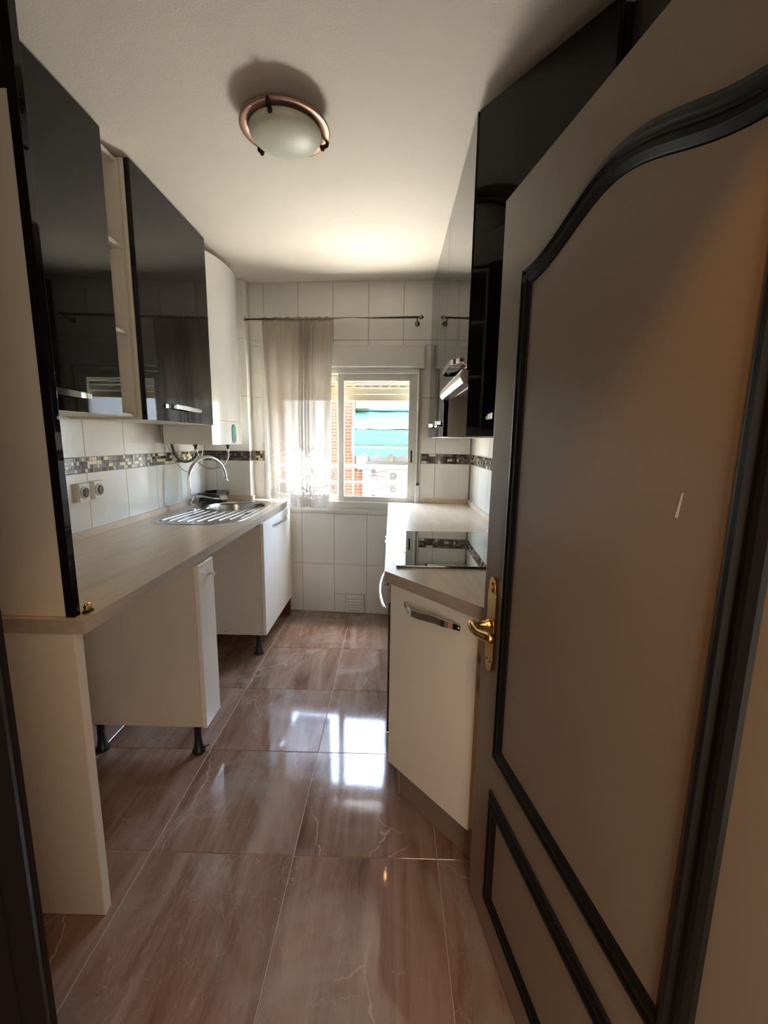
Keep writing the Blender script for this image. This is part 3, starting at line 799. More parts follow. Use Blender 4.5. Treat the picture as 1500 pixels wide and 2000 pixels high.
# --- sink
ZS = WZ1 + 0.0045
sink = empty('sink', (-1.08, 2.7, WZ1), 'stainless steel inset sink with round bowl and ribbed drainer', 'sink')
bc = (-1.055, 2.905); br_ = (0.195, 0.205)
bowl = [(bc[0] + br_[0] * math.cos(2 * PI * k / 48), bc[1] + br_[1] * math.sin(2 * PI * k / 48)) for k in range(48)]
bm = bmesh.new()
def ring3(p, z): return [bm.verts.new((a, b_, z)) for a, b_ in p]
so_ = sink_o
r0 = ring3(so_, WZ1 + 0.0003); r1 = ring3(shrink(so_, 0.994), WZ1 + 0.004); r2_ = ring3(shrink(so_, 0.972), WZ1 + 0.0045); r3 = ring3(shrink(so_, 0.955), WZ1 + 0.0015)
def loft(a, b_):
    for i in range(len(a)):
        f = bm.faces.new((a[i], a[(i + 1) % len(a)], b_[(i + 1) % len(a)], b_[i])); f.smooth = True
loft(r0, r1); loft(r1, r2_); loft(r2_, r3)
bo = ring3(bowl, WZ1 + 0.0015)
e1 = [bm.edges.get((r3[i], r3[(i + 1) % len(r3)])) for i in range(len(r3))]
e2 = [bm.edges.new((bo[i], bo[(i + 1) % 48])) for i in range(48)]
bmesh.ops.triangle_fill(bm, use_beauty=True, use_dissolve=False, edges=e1 + e2)
b = MB(); b.bm.free(); b.bm = bm; b.build('rim', M['steel'], sink)
bm = bmesh.new(); prev = None
for k, z in ((1.0, 0.0015), (0.975, -0.004), (0.955, -0.02), (0.93, -0.09), (0.88, -0.125), (0.75, -0.138), (0.3, -0.142), (0.13, -0.145)):
    rg = ring3([(bc[0] + (x - bc[0]) * k, bc[1] + (y - bc[1]) * k) for x, y in bowl], WZ1 + z)
    if prev: loft(prev, rg)
    prev = rg
bm.faces.new(prev)
b = MB(); b.bm.free(); b.bm = bm; b.build('bowl', M['steel'], sink)
MB().lathe([(0.026, 0), (0.026, 0.003), (0.018, 0.004), (0.004, 0.002)], (bc[0], bc[1], WZ1 - 0.1448), 20).build('drain', M['chrome'], sink)
random.seed(5)
for k in range(9):             # ribs fan out from the bowl over the drainer
    f = k / 8
    a0 = math.radians(-142 + 118 * f)
    p0_ = Vector((bc[0] + (br_[0] + 0.022) * math.cos(a0), bc[1] + (br_[1] + 0.022) * math.sin(a0), WZ1 + 0.0025))
    tx = -1.275 + 0.415 * f; ty = 2.325 - 0.045 * math.sin(PI * f) + 0.10 * f * f
    p1_ = Vector((tx, ty, WZ1 + 0.0025))
    if (p1_ - p0_).length < 0.05: continue
    MB().tube([p0_ + (p1_ - p0_) * t for t in (0, 0.08, 0.5, 0.92, 1)], [0.0008, 0.003, 0.0034, 0.003, 0.0008], 8).build('drainer_rib', M['steel'], sink)
MB().box(-0.915, -0.855, 2.60, 2.625, WZ1 + 0.0018, WZ1 + 0.004, 0.001).build('overflow_slot', M['black_plastic'], sink)

# --- faucet
fc = empty('faucet', (-1.25, 2.70, WZ1), 'chrome mixer tap with tall hooked spout at the sink', 'tap')
MB().lathe([(0.027, 0.0), (0.027, 0.006), (0.022, 0.010)], (-1.262, 2.690, WZ1 + 0.005), 20).build('base', M['chrome'], fc)
MB().ribbon([(-1.262, 2.690, WZ1 + 0.015), (-1.250, 2.705, WZ1 + 0.045), (-1.240, 2.722, WZ1 + 0.082)], [0.036, 0.034, 0.032], [0.036, 0.034, 0.03], (-0.6, 0.78, 0.2)).build('body', M['chrome'], fc)
MB().ribbon([(-1.245, 2.715, WZ1 + 0.086), (-1.215, 2.755, WZ1 + 0.084), (-1.165, 2.80, WZ1 + 0.066), (-1.135, 2.83, WZ1 + 0.060)], [0.030, 0.034, 0.026, 0.014], [0.012, 0.012, 0.009, 0.006], (0, 0, 1)).build('lever', M['chrome'], fc)
sa, sb2 = Vector((-1.268, 2.690, 0)), Vector((-1.130, 2.935, 0)); mid = (sa + sb2) / 2; rad = (sb2 - sa).length / 2; dir_ = (sb2 - sa).normalized()
pts = [(sa.x, sa.y, z) for z in (WZ1 + 0.03, 0.98, 1.04, 1.095)]
for k in range(1, 17):
    a = PI - (PI * 0.97) * k / 16
    q = mid + dir_ * (rad * math.cos(a)); pts.append((q.x, q.y, 1.095 + rad * 0.98 * math.sin(a)))
pts.append((pts[-1][0] + .002, pts[-1][1] + .003, 1.075))
MB().tube(pts, 0.0105, 14).build('spout', M['chrome'], fc)
MB().tube([(pts[-1][0], pts[-1][1], 1.078), (pts[-1][0] + .001, pts[-1][1] + .001, 1.066)], 0.0125, 14).build('aerator', M['chrome'], fc)

# --- dark dish in the corner
dish = empty('corner_tray', (-1.26, 3.08, WZ1), 'black angular tray left in the corner behind the sink', 'tray')
oc = [(-1.360, 2.985), (-1.315, 2.945), (-1.235, 2.955), (-1.175, 3.02), (-1.165, 3.11), (-1.20, 3.195), (-1.30, 3.205), (-1.362, 3.13)]
ZT = WZ1 + 0.0055
b = MB(); n = len(oc)
lo = [(p[0], p[1], ZT) for p in shrink(oc, 0.72)]; hi = [(p[0], p[1], ZT + 0.07) for p in shrink(oc, 0.94)]; hi2 = [(p[0], p[1], ZT + 0.07) for p in shrink(oc, 0.86)]; lo2 = [(p[0], p[1], ZT + 0.008) for p in shrink(oc, 0.66)]
f = [tuple(range(n - 1, -1, -1))]
for r_ in range(3): f += [(r_ * n + i, r_ * n + (i + 1) % n, (r_ + 1) * n + (i + 1) % n, (r_ + 1) * n + i) for i in range(n)]
f.append(tuple(range(3 * n, 4 * n)))
b._add(lo + hi + hi2 + lo2, f); b.build('tray_body', M['black_glass'], dish)
MB().ribbon([(-1.19, 2.99, ZT + 0.064), (-1.165, 2.965, ZT + 0.055), (-1.15, 2.95, ZT + 0.03)], 0.05, 0.006, (0, 0, 1)).build('lip', M['steel'], dish)

# ================================================================== RIGHT RUN
def Wd(t, c, z=0): return (-0.018 + t * 0.653 + c * 0.757, 1.486 - t * 0.757 + c * 0.653, z)
wtr = empty('worktop', (0.3, 1.5, WZ0), 'short beige worktop with slanted near end, holding the hob', 'worktop')
A2, B2 = Wd(0, 0), Wd(0.66, 0)
rp = [(A2[0], A2[1]), (B2[0], B2[1]), (XR - 0.001, B2[1]), (XR - 0.001, yb(XR) - 0.004), (A2[0], yb(A2[0]) - 0.05)]
b = MB(); bm = b.bm
vs0 = [bm.verts.new((x, y, WZ0)) for x, y in rp]; vs1 = [bm.verts.new((x, y, WZ1)) for x, y in rp]
bm.faces.new(vs0[::-1]); bm.faces.new(vs1)
for i in range(len(rp)):
    fce = bm.faces.new((vs0[i], vs0[(i + 1) % 5], vs1[(i + 1) % 5], vs1[i])); fce.material_index = 1
b.build('worktop_slab', [M['worktop'], M['worktop_edge']], wtr)
box('upstand', M['strip'], wtr, XR - 0.017, XR - 0.001, 1.05, yb(XR) - 0.005, WZ1 + .0002, WZ1 + 0.033, 0.003, 2)
MB().box(0.245, XR - 0.018, 0.003, 0.019, WZ1 + .0002, WZ1 + 0.033, 0.003, 2, T=B).build('upstand', M['strip'], wtr)

hob = empty('hob', (0.28, 1.83, WZ1), 'black glass hob set in the short worktop', 'hob')
MB().box(0.024, 0.540, 1.528, 2.140, WZ1 + .0004, WZ1 + 0.0085, 0.0018, 2).build('glass_top', M['black_glass'], hob)
for k in range(6): MB().box(0.060, 0.060 + 0.006 + 0.004 * (k % 2), 1.70 + 0.045 * k, 1.712 + 0.045 * k, WZ1 + 0.0086, WZ1 + 0.0088, 0).build('control_mark', M['print'], hob)
for cx_, cy_, rr_ in ((0.19, 1.98, 0.075), (0.40, 1.98, 0.09), (0.22, 1.68, 0.09), (0.42, 1.68, 0.07)):
    b = MB(); n = 40
    b._add([(cx_ + (rr_ + w) * math.cos(2 * PI * k / n), cy_ + (rr_ + w) * math.sin(2 * PI * k / n), WZ1 + 0.0087) for w in (0, 0.0012) for k in range(n)], [(k, (k + 1) % n, n + (k + 1) % n, n + k) for k in range(n)])
    b.build('cooking_ring', M['grey_plastic'], hob)

oven = empty('oven', (0.28, 1.82, 0.14), 'built-in oven under the hob with curved steel handle', 'oven')
box('body', M['steel'], oven, 0.022, 0.55, 1.522, 2.112, 0.150, WZ0 - 0.002, 0.001)
box('control_panel', M['steel'], oven, -0.002, 0.0215, 1.522, 2.112, 0.765, WZ0 - 0.002, 0.0015)
box('oven_door', M['black_glass'], oven, -0.002, 0.0215, 1.522, 2.112, 0.245, 0.760, 0.002)
box('lower_panel', M['steel'], oven, -0.002, 0.0215, 1.522, 2.112, 0.150, 0.240, 0.001)
for y_ in (1.62, 1.74, 1.90, 2.02):
    MB().lathe([(0.017, 0.0), (0.017, -0.014), (0.013, -0.018)], (-0.0022, y_, 0.812), 18, axis='x').build('knob', M['chrome'], oven)
pts = []
for k in range(17):
    t = k / 16; pts.append((-0.008 - 0.031 * math.sin(PI * t) ** 0.7, 1.545 + 0.535 * t, 0.725))
pts[0] = (-0.0022, 1.545, 0.725); pts[-1] = (-0.0022, 2.08, 0.725)
MB().tube(pts, 0.0075, 10).build('handle', M['chrome'], oven)

fb = empty('base_cabinet', (0.3, 2.6, 0), 'white base cabinet between the oven and the window wall', 'cabinet', 'white base cabinets on the right')
box('carcass', M['white_board'], fb, 0.0215, XR - .01, 2.118, 3.17, 0.142, WZ0 - 0.001, .001)
for y0, y1 in ((2.119, 2.64), (2.643, 3.165)):
    d = box('door', M['white_door'], fb, 0.001, 0.021, y0, y1, 0.145, 0.855, 0.0012)
    bow_handle(d, (0.001, (y0 + y1) / 2, 0.80), 0.30, (0, 1, 0), (-1, 0, 0), 0.016, 0.026)
box('plinth', M['white_board'], fb, 0.050, 0.066, 2.118, 3.17, 0.001, 0.1405, .001)
dcab = empty('base_cabinet', Wd(0.2, 0.1), 'slanted white corner base cabinet beside the open door, wavy chrome handle', 'cabinet', 'white base cabinets on the right')
a_, b2_ = Wd(0.012, 0.0335), Wd(0.427, 0.0335)
MB().prism([(a_[0], a_[1]), (b2_[0], b2_[1]), (XR - .01, b2_[1]), (XR - .01, 1.518), (a_[0], 1.518)], 0.142, WZ0 - 0.001).build('carcass', M['white_board'], dcab)
d = MB().box(0.018, 0.406, 0.015, 0.033, 0.146, 0.853, 0.0012, T=Wd).build('door', M['white_door'], dcab)
ax = Vector((0.653, -0.757, 0)); ou = Vector((-0.757, -0.653, 0))
bow_handle(d, Wd(0.222, 0.015, 0.803), 0.245, ax, ou, 0.021, 0.027, wave=-0.006)
c0, c1 = Wd(0.053, 0.055), Wd(0.44, 0.055)
MB().box(0.053, 0.425, 0.055, 0.071, 0.001, 0.141, 0.001, T=Wd).build('plinth', M['plinth'], dcab)
MB().box(0.034, 0.050, 0.048, 0.10, 0.001, 0.141, 0.001, T=Wd).build('plinth_end', M['plinth'], dcab)

# --- wall cabinets (right)
XF = 0.262
def wall_cab_right(y0, y1, z0, z1, label, hy, hz, hl, hb_=0.024):
    r = empty('wall_cabinet', (XR - .01, y0, z0), label, 'cabinet', 'black gloss wall cabinets on the right')
    carcass(r, XF + 0.024, XR - 0.002, y0, y1, z0, z1, M['white_board'], open_face='-x')
    d = MB().box(XF, XF + 0.020, y0 + 0.0012, y1 - 0.0012, z0 + 0.001, z1 - 0.001, 0.0012, 2).build('door', M['black_gloss'], r)
    bow_handle(d, (XF, hy, hz), hl, (0, 1, 0), (-1, 0, 0), 0.020, hb_, wave=0.001)
    return r
wall_cab_right(2.712, 3.175, 1.378, 2.415, 'black gloss wall cabinet against the window wall on the right', 2.93, 1.452, 0.26)
wall_cab_right(2.275, 2.710, 1.378, 2.415, 'black gloss wall cabinet just beyond the extractor hood', 2.48, 1.452, 0.26)
wall_cab_right(1.604, 2.273, 1.612, 2.415, 'shorter black gloss wall cabinet above the extractor hood', 1.94, 1.665, 0.42, 0.034)
def Ud(s, c, z=0):
    L = math.hypot(0.266, 0.372); ux, uy = 0.266 / L, -0.372 / L
    return (0.268 + s * ux - c * uy, 1.600 + s * uy + c * ux, z)
uc = empty('wall_cabinet', Ud(0.2, 0.1, 1.378), 'slanted black corner wall cabinet partly hidden by open door', 'cabinet', 'black gloss wall cabinets on the right')
p1_, p2_ = Ud(0.004, 0.023), Ud(0.452, 0.023)
MB().prism([(p1_[0], p1_[1]), (p2_[0], p2_[1]), (XR - .002, p2_[1]), (XR - .002, 1.602), (p1_[0], 1.602)], 1.379, 2.412).build('carcass', M['black_edge'], uc)
box('end_panel', M['black_edge'], uc, 0.552, XR - .002, 0.62, 1.205, 1.379, 2.415, .001)
d = MB().box(0.0, 0.452, 0.0, 0.021, 1.377, 2.415, 0.0012, 2, T=Ud).build('door', M['black_gloss'], uc)
bow_handle(d, Ud(0.225, 0, 1.440), 0.26, Vector((0.266, -0.372, 0)).normalized(), Vector((-0.372, -0.266, 0)).normalized(), 0.020, 0.024)

# --- extractor hood
hood = empty('extractor_hood', (0.4, 1.93, 1.5), 'stainless steel extractor hood under the short black wall cabinet', 'extractor hood')
MB().box(0.285, XR - 0.004, 1.606, 2.270, 1.572, 1.610, 0.002).build('hood_body', M['steel'], hood)
vz = [(0.284, 1.610), (0.248, 1.610), (0.240, 1.600), (0.240, 1.582), (0.250, 1.564), (0.284, 1.560)]
b = MB(); n = len(vz)
b._add([(x, y, z) for y in (1.606, 2.270) for x, z in vz], [tuple(range(n)), tuple(range(n, 2 * n))] + [(i, (i + 1) % n, n + (i + 1) % n, n + i) for i in range(n)], bevel=0.001)
b.build('visor', M['steel'], hood)
MB().box(0.300, 0.555, 1.66, 2.22, 1.5675, 1.5715, 0.001).build('filter', M['steel'], hood)
MB().box(0.246, 0.262, 1.606, 2.270, 1.6105, 1.6115, 0).build('trim_line', M['chrome'], hood)

# ================================================================== WINDOW
win = empty('window_1', B((U0 + U1) / 2, 0, W0), 'white aluminium sliding window with raised roller shutter', 'window', kind='structure')
def fr(name, u0, u1, d0, d1, z0, z1, m_='alu', bev=0.002, par=None):
    return MB().box(u0, u1, d0, d1, z0, z1, bev, 1, T=B).build(name, M[m_], par or win)
fr('frame_side', U0, U0 + 0.030, -0.09, 0.012, W0, W1); fr('frame_side', U1 - 0.030, U1, -0.09, 0.012, W0, W1)
fr('frame_head', U0 + .03, U1 - .03, -0.09, 0.012, W1 - 0.034, W1); fr('frame_sill', U0 + .03, U1 - .03, -0.09, 0.012, W0, W0 + 0.052)
MB().box(U0 + 0.001, U1 - 0.001, -0.42, -0.091, 0.8425, 0.858, 0.003, 1, T=B).build('outer_sill', M['sill_stone'], win)
fr('sill_lip', U0 - 0.01, U1 + 0.01, 0.001, 0.018, W0 - 0.026, W0 - 0.001)
def sash(u0, u1, z0, z1, d0, d1, lw, rw, bh, th_):
    s = empty('sash', B((u0 + u1) / 2, d0, z0)); s.parent = win; s.location = Vector(s.location) - Vector(win.location)
    for nm, r in (('stile', (u0, u0 + lw, z0, z1)), ('stile', (u1 - rw, u1, z0, z1)), ('rail', (u0 + lw, u1 - rw, z0, z0 + bh)), ('rail', (u0 + lw, u1 - rw, z1 - th_, z1))):
        MB().box(r[0], r[1], d0, d1, r[2], r[3], 0.002, 1, T=B).build(nm, M['alu'], s)
    MB().box(u0 + lw, u1 - rw, (d0 + d1) / 2 - .002, (d0 + d1) / 2 + .002, z0 + bh, z1 - th_, 0, T=B).build('pane', M['glass'], s)
    return s
zb, zt = W0 + 0.0525, W1 - 0.0345
rs = sash(-0.402, 0.181, zb, zt, -0.028, -0.002, 0.045, 0.062, 0.040, 0.050)
ls = sash(-0.934, -0.372, zb, zt, -0.062, -0.036, 0.055, 0.045, 0.040, 0.050)
b = MB().box(0.140, 0.152, -0.0018, 0.0015, 1.195, 1.285, 0.004, 3, T=B).build('pull', M['black_plastic'], rs)
b = MB().box(-0.378, -0.374, -0.035, -0.0285, zb + .01, zb + .07, 0.0, T=B).build('seal', M['black_plastic'], rs)
# shutter box
sbx = empty('shutter_box', B(-0.38, 0, 1.87)); sbx.parent = win; sbx.location = Vector(sbx.location) - Vector(win.location)
MB().box(U0 - 0.015, U1 + 0.015, -0.15, 0.022, W1 + 0.002, W1 + 0.158, 0.003, 2, T=B).build('cover', M['alu'], sbx)
MB().box(U0 - 0.010, U1 + 0.010, 0.0225, 0.027, W1 + 0.012, W1 + 0.146, 0.002, 1, T=B).build('front_panel', M['alu'], sbx)
# strap
MB().box(0.190, 0.205, 0.0125, 0.016, 1.03, W1, 0.0008, 1, T=B).build('strap', mat('grey_beige_strap', (0.30, 0.25, 0.20), 0.8), win)
MB().box(0.184, 0.211, 0.0125, 0.024, 0.885, 1.03, 0.003, 2, T=B).build('strap_winder', M['alu'], win)
MB().box(0.187, 0.208, 0.0125, 0.028, 1.032, 1.046, 0.002, 1, T=B).build('strap_clip', M['black_plastic'], win)
# shutter slats hanging outside the sashes
for k, (z0, z1) in enumerate(((1.772, 1.822), (1.742, 1.770), (1.698, 1.740), (1.648, 1.696))):
    MB().box(U0 + 0.032, U1 - 0.032, -0.125 - (0.004 if k % 2 else 0), -0.113, z0, z1, 0.004, 2, T=B).build('shutter_slat', M['shutter'], win)
b = MB(); u = U0 + 0.06
while u < U1 - 0.08:
    b.box(u, u + 0.045, -0.1128, -0.1118, 1.752, 1.757, 0, T=B); u += 0.068
b.build('slat_slots', M['hose_dark'], win, 'stuff')
for u0 in (U0, U1 - 0.03):
    fr('shutter_guide', u0, u0 + 0.03, -0.14, -0.0905, W0, W1)

# vent grille
vent = empty('vent_grille', B(-0.27, 0, 0.0), 'square white vent grille at the foot of the window wall', 'vent')
TV = lambda u, d, z: B(u, d, z)
for nm, r in (('frame', (-0.342, -0.198, 0.138, 0.152)), ('frame', (-0.342, -0.198, 0.004, 0.018)), ('frame', (-0.342, -0.328, 0.0182, 0.1378)), ('frame', (-0.212, -0.198, 0.0182, 0.1378))):
    MB().box(r[0], r[1], -0.005, 0.008, r[2], r[3], 0.002, 1, T=TV).build(nm, M['white_plastic'], vent)
for k in range(5):
    z = 0.024 + k * 0.0235
    b = MB(); b._add([B(u, d, zz) for u in (-0.3275, -0.2125) for d, zz in ((-0.004, z + 0.016), (0.005, z), (0.0065, z + 0.002), (-0.0025, z + 0.018))], [(0, 1, 2, 3), (4, 5, 6, 7), (0, 1, 5, 4), (1, 2, 6, 5), (2, 3, 7, 6), (3, 0, 4, 7)])
    b.build('louvre', M['white_plastic'], vent)

# ================================================================== CURTAIN + ROD
rod = empty('curtain_rod', B(-0.43, 0.09, 2.186), 'thin metal curtain rod across the window wall', 'curtain rod')
MB().tube([B(-1.045, 0.085, 2.187), B(0.178, 0.085, 2.187)], 0.0065, 12).build('rod', M['pewter'], rod)
MB().lathe([(0.007, 0), (0.011, 0.004), (0.014, 0.014), (0.010, 0.024), (0.004, 0.032), (0.001, 0.034)], (0, 0, 0), 14, T=lambda x, y, h: B(0.178 + h, 0.085 + x, 2.187 + y)).build('finial', M['pewter'], rod)
MB().tube([B(0.165, 0.001, 2.165), B(0.165, 0.045, 2.160), B(0.165, 0.085, 2.178)], 0.005, 8).build('bracket', M['pewter'], rod)
MB().lathe([(0.018, 0), (0.018, 0.005)], (0, 0, 0), 14, T=lambda x, y, h: B(0.165 + x, 0.001 + h, 2.165 + y)).build('bracket_plate', M['pewter'], rod)
MB().lathe([(0.014, 0), (0.014, 0.008)], (0, 0, 0), 14, T=lambda x, y, h: B(-1.0545 + h, 0.085 + x, 2.187 + y)).build('socket_end', M['pewter'], rod)

def curtain():
    NU, NV = 220, 44
    ut, ub = (-0.930, -0.415), (-0.905, -0.455)
    dens = [1.25 if i / NU < 0.30 else (0.32 if i / NU < 0.80 else 0.9) for i in range(NU + 1)]
    cum = [0]
    for i in range(NU): cum.append(cum[-1] + (dens[i] + dens[i + 1]) / 2)
    cum = [c / cum[-1] for c in cum]
    bm = bmesh.new(); uvl = bm.loops.layers.uv.new('UVMap'); gl = bm.verts.layers.float.new('gather'); V = []
    random.seed(11); phs = [random.uniform(0, 6.28) for _ in range(8)]
    # fold centres in t (0..1), with half width, depth and how dense the cloth is there
    folds = [(0.02, 0.012, 0.012, 0.9), (0.115, 0.03, 0.022, 0.75), (0.22, 0.02, 0.016, 0.55), (0.33, 0.018, 0.020, 1.0), (0.385, 0.014, -0.02, 0.9), (0.43, 0.016, 0.024, 1.0),
             (0.50, 0.012, -0.015, 0.35), (0.55, 0.018, 0.024, 1.0), (0.61, 0.014, -0.02, 0.9), (0.67, 0.016, 0.022, 1.0), (0.74, 0.012, 0.012, 0.3), (0.82, 0.012, 0.014, 0.8), (0.97, 0.014, 0.014, 0.85)]
    for j in range(NV + 1):
        v = j / NV; row = []
        for i in range(NU + 1):
            t = i / NU; c = cum[i]
            u = (ut[0] + (ut[1] - ut[0]) * c) * v + (ub[0] + (ub[1] - ub[0]) * c) * (1 - v)
            u += 0.012 * math.sin(PI * v) * math.sin(5 * c + 1.0)
            d = 0.0; g_ = 0.0
            for k, (fc_, fw_, fd_, fg_) in enumerate(folds):
                w = fw_ * (1.0 + 0.9 * (1 - v)); q = (t - fc_ - 0.012 * math.sin(2.2 * v + phs[k % 8])) / w
                e = math.exp(-q * q); d += fd_ * e * (0.5 + 0.5 * (1 - v) ** 0.5); g_ = max(g_, fg_ * e ** 0.5)
            d += 0.0035 * math.sin(95 * c + phs[3]) * v ** 8
            g_ = max(g_, 0.9 if v > 0.965 else 0.0)
            zb_ = 0.915 if u < -0.755 else 0.915 - 0.060 * min(1, (u + 0.755) / 0.03)
            zb_ += 0.004 * math.sin(14 * t)
            zt_ = 2.197 + 0.006 * math.sin(70 * t)
            x, y, z = B(u, 0.085 + d * (1 if v < 0.965 else 0.4) - (0.012 if v > 0.98 else 0), zb_ + (zt_ - zb_) * v)
            vv_ = bm.verts.new((x, y, z)); vv_[gl] = min(1.0, g_); row.append(vv_)
        V.append(row)
    for j in range(NV):
        for i in range(NU):
            f = bm.faces.new((V[j][i], V[j][i + 1], V[j + 1][i + 1], V[j + 1][i])); f.smooth = True
            for lp_, (a, b_) in zip(f.loops, ((i, j), (i + 1, j), (i + 1, j + 1), (i, j + 1))):
                lp_[uvl].uv = (cum[a] * 0.8 + a / NU * 0.3, b_ / NV * 1.08)
    b = MB(); b.bm.free(); b.bm = bm; return b
cur = empty('curtain', B(-0.70, 0.085, 0.9), 'sheer cream lace curtain drawn to the left half of window', 'curtain')
curtain().build('cloth', M['curtain'], cur)
b = MB()
for k in range(11):
    u = -0.945 + 0.05 * k * (1.0 if k < 6 else 0.97)
    pr = [B(u + 0.0025 * math.cos(a) * 0, 0.085 + 0.011 * math.cos(a), 2.187 + 0.011 * math.sin(a)) for a in [2 * PI * q / 14 for q in range(15)]]
    MB().tube(pr, 0.0018, 6, cap=False).build('ring', M['pewter'], cur)
b.bm.free()

# ================================================================== CEILING LAMP
lc = (-0.385, 1.685)
lamp = empty('ceiling_lamp', (lc[0], lc[1], ZC), 'round flush ceiling lamp with copper ring and frosted glass', 'lamp')
MB().lathe([(0.085, ZC - 0.0005), (0.085, ZC - 0.022), (0.120, ZC - 0.034), (0.150, ZC - 0.042), (0.153, ZC - 0.047), (0.150, ZC - 0.050), (0.126, ZC - 0.046), (0.120, ZC - 0.042)], (lc[0], lc[1], 0), 56, cap=True).build('metal_ring', M['copper'], lamp)
pf = []
for k in range(11):
    a = k / 10; r_ = 0.123 * math.cos(a * PI / 2); pf.append((max(r_, 0.0005), ZC - 0.056 - 0.046 * math.sin(a * PI / 2)))
MB().lathe([(0.118, ZC - 0.053), (0.123, ZC - 0.054)] + pf, (lc[0], lc[1], 0), 56).build('glass_bowl', M['frosted'], lamp)
for deg in (262, 143, 24):
    a = math.radians(deg); ca, sa_ = math.cos(a), math.sin(a)
    cl = MB().tube([(lc[0] + r_ * ca, lc[1] + r_ * sa_, ZC - z_) for r_, z_ in ((0.150, 0.046), (0.147, 0.058), (0.136, 0.066), (0.122, 0.068))], [0.006, 0.007, 0.007, 0.005], 8)
    cl.lathe([(0.001, -0.009), (0.006, -0.007), (0.0085, 0), (0.006, 0.007), (0.001, 0.009)], (lc[0] + 0.131 * ca, lc[1] + 0.131 * sa_, ZC - 0.071), 10)
    cl.build('clip', M['bronze'], lamp)

# corridor lamp (lit, behind and above the camera)
cl_ = empty('corridor_lamp', (0.0, -0.03, ZC), 'small warm corridor lamp on the ceiling outside the doorway', 'lamp')
MB().lathe([(0.05, ZC - 0.0005), (0.05, ZC - 0.02), (0.012, ZC - 0.03), (0.012, ZC - 0.09)], (0.0, -0.03, 0), 24).build('base', M['white_plastic'], cl_)
MB().lathe([(0.012, ZC - 0.0905), (0.018, ZC - 0.105), (0.028, ZC - 0.125), (0.028, ZC - 0.14), (0.015, ZC - 0.158), (0.001, ZC - 0.162)], (0.0, -0.03, 0), 20).build('bulb', mat('lit_bulb', (1, 0.7, 0.4), 0.5, emit=((1.0, 0.52, 0.2), 8.0)), cl_)
ld = bpy.data.lights.new('corridor_bulb', 'POINT'); ld.energy = 12; ld.color = (1.0, 0.50, 0.18); ld.shadow_soft_size = 0.035
lo_ = bpy.data.objects.new('corridor_bulb', ld); COL.objects.link(lo_); lo_.location = (0.0, -0.03, ZC - 0.205)
lo_.parent = None

# ================================================================== OUTSIDE
gd = MB().box(-30, 30, 3.9, 60, -3.3, -3.1).build('ground', M['pavement'], None, 'structure'); tag(gd, 'sunlit street paving below the window', 'ground')
ow = MB()
ow.box(-8, -1.62, 3.45, 3.51, -3.1, 2.75).box(0.92, 8, 3.45, 3.51, -3.1, 2.75)
ow.box(-1.62, 0.92, 3.52, 3.58, -3.1, 0.69)
ow = ow.build('wall_outer', M['plaster'], None, 'structure'); tag(ow, 'outer rendered wall of our own building', 'wall')
led = MB().box(-1.5, 0.74, 3.52, 4.05, 0.70, 0.80, 0.01).build('balcony_slab', M['plaster'], None, 'structure'); tag(led, 'small sunlit balcony slab just outside the window', 'slab')
rf = MB().box(-1.62, 0.92, -1.6, 3.52, ZC + 0.16, ZC + 0.3).build('roof', M['roof'], None, 'structure'); tag(rf, 'flat roof above the kitchen', 'roof')

YA = 12.0
fac = empty('opposite_building', (0, YA, -3.1), 'white rendered building across the street with orange brick pier', 'building')
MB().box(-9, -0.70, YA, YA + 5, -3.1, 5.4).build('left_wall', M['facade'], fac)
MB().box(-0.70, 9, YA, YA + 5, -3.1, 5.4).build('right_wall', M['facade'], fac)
MB().box(-1.64, -0.98, YA - 0.16, YA - 0.001, -3.1, 5.3, 0.01).build('brick_pier', M['brick'], fac)
MB().box(-0.979, -0.78, YA - 0.16, YA - 0.001, -3.1, 0.52, 0.01).build('brick_base', M['brick'], fac)
MB().box(-3.35, -2.93, YA - 0.16, YA - 0.001, -3.1, 5.3, 0.01).build('brick_pier', M['brick'], fac)
MB().box(-0.90, 3.2, YA - 0.35, YA - 0.001, 0.58, 0.70, 0.01).build('ledge', M['facade'], fac)
MB().box(-0.78, 3.2, YA - 0.30, YA - 0.2, -0.9, 0.575, 0.01).build('balcony_parapet', M['parapet'], fac)
# window under the awning
wf = MB()
for x0, x1, z0, z1 in ((-0.72, 1.6, 0.705, 0.76), (-0.72, -0.64, 0.76, 2.0), (1.52, 1.6, 0.76, 2.0), (-0.03, 0.05, 0.76, 2.0), (0.75, 0.83, 0.76, 2.0), (-0.64, 1.52, 1.94, 2.0)):
    wf.box(x0, x1, YA - 0.08, YA - 0.001, z0, z1, 0.005)
wfr = wf.build('window', M['far_frame'], fac)
for x0, x1 in ((-0.64, -0.03), (0.05, 0.75), (0.83, 1.52)):
    MB().box(x0, x1, YA - 0.03, YA - 0.002, 0.76, 1.94).build('pane', M['far_glass'], wfr)
for x0 in (-6.2, -5.0):
    MB().box(x0, x0 + 0.8, YA - 0.05, YA - 0.001, 0.4, 1.7, 0.01).build('window', M['far_glass'], fac)
for x0 in (-2.6, 0.4, 2.4):
    MB().box(x0, x0 + 0.9, YA - 0.05, YA - 0.001, 3.6, 4.9, 0.01).build('window', M['far_glass'], fac)
# red box on the parapet
rb = empty('red_meter_box', (-0.42, YA - 0.32, 0.22), 'small red box with white lines on the parapet opposite', 'box')
MB().box(-0.52, -0.39, YA - 0.36, YA - 0.301, 0.25, 0.42, 0.005).build('body', M['red'], rb)
for k in range(3): MB().box(-0.515, -0.395, YA - 0.366, YA - 0.3605, 0.28 + 0.045 * k, 0.290 + 0.045 * k).build('line', M['iron'], rb)

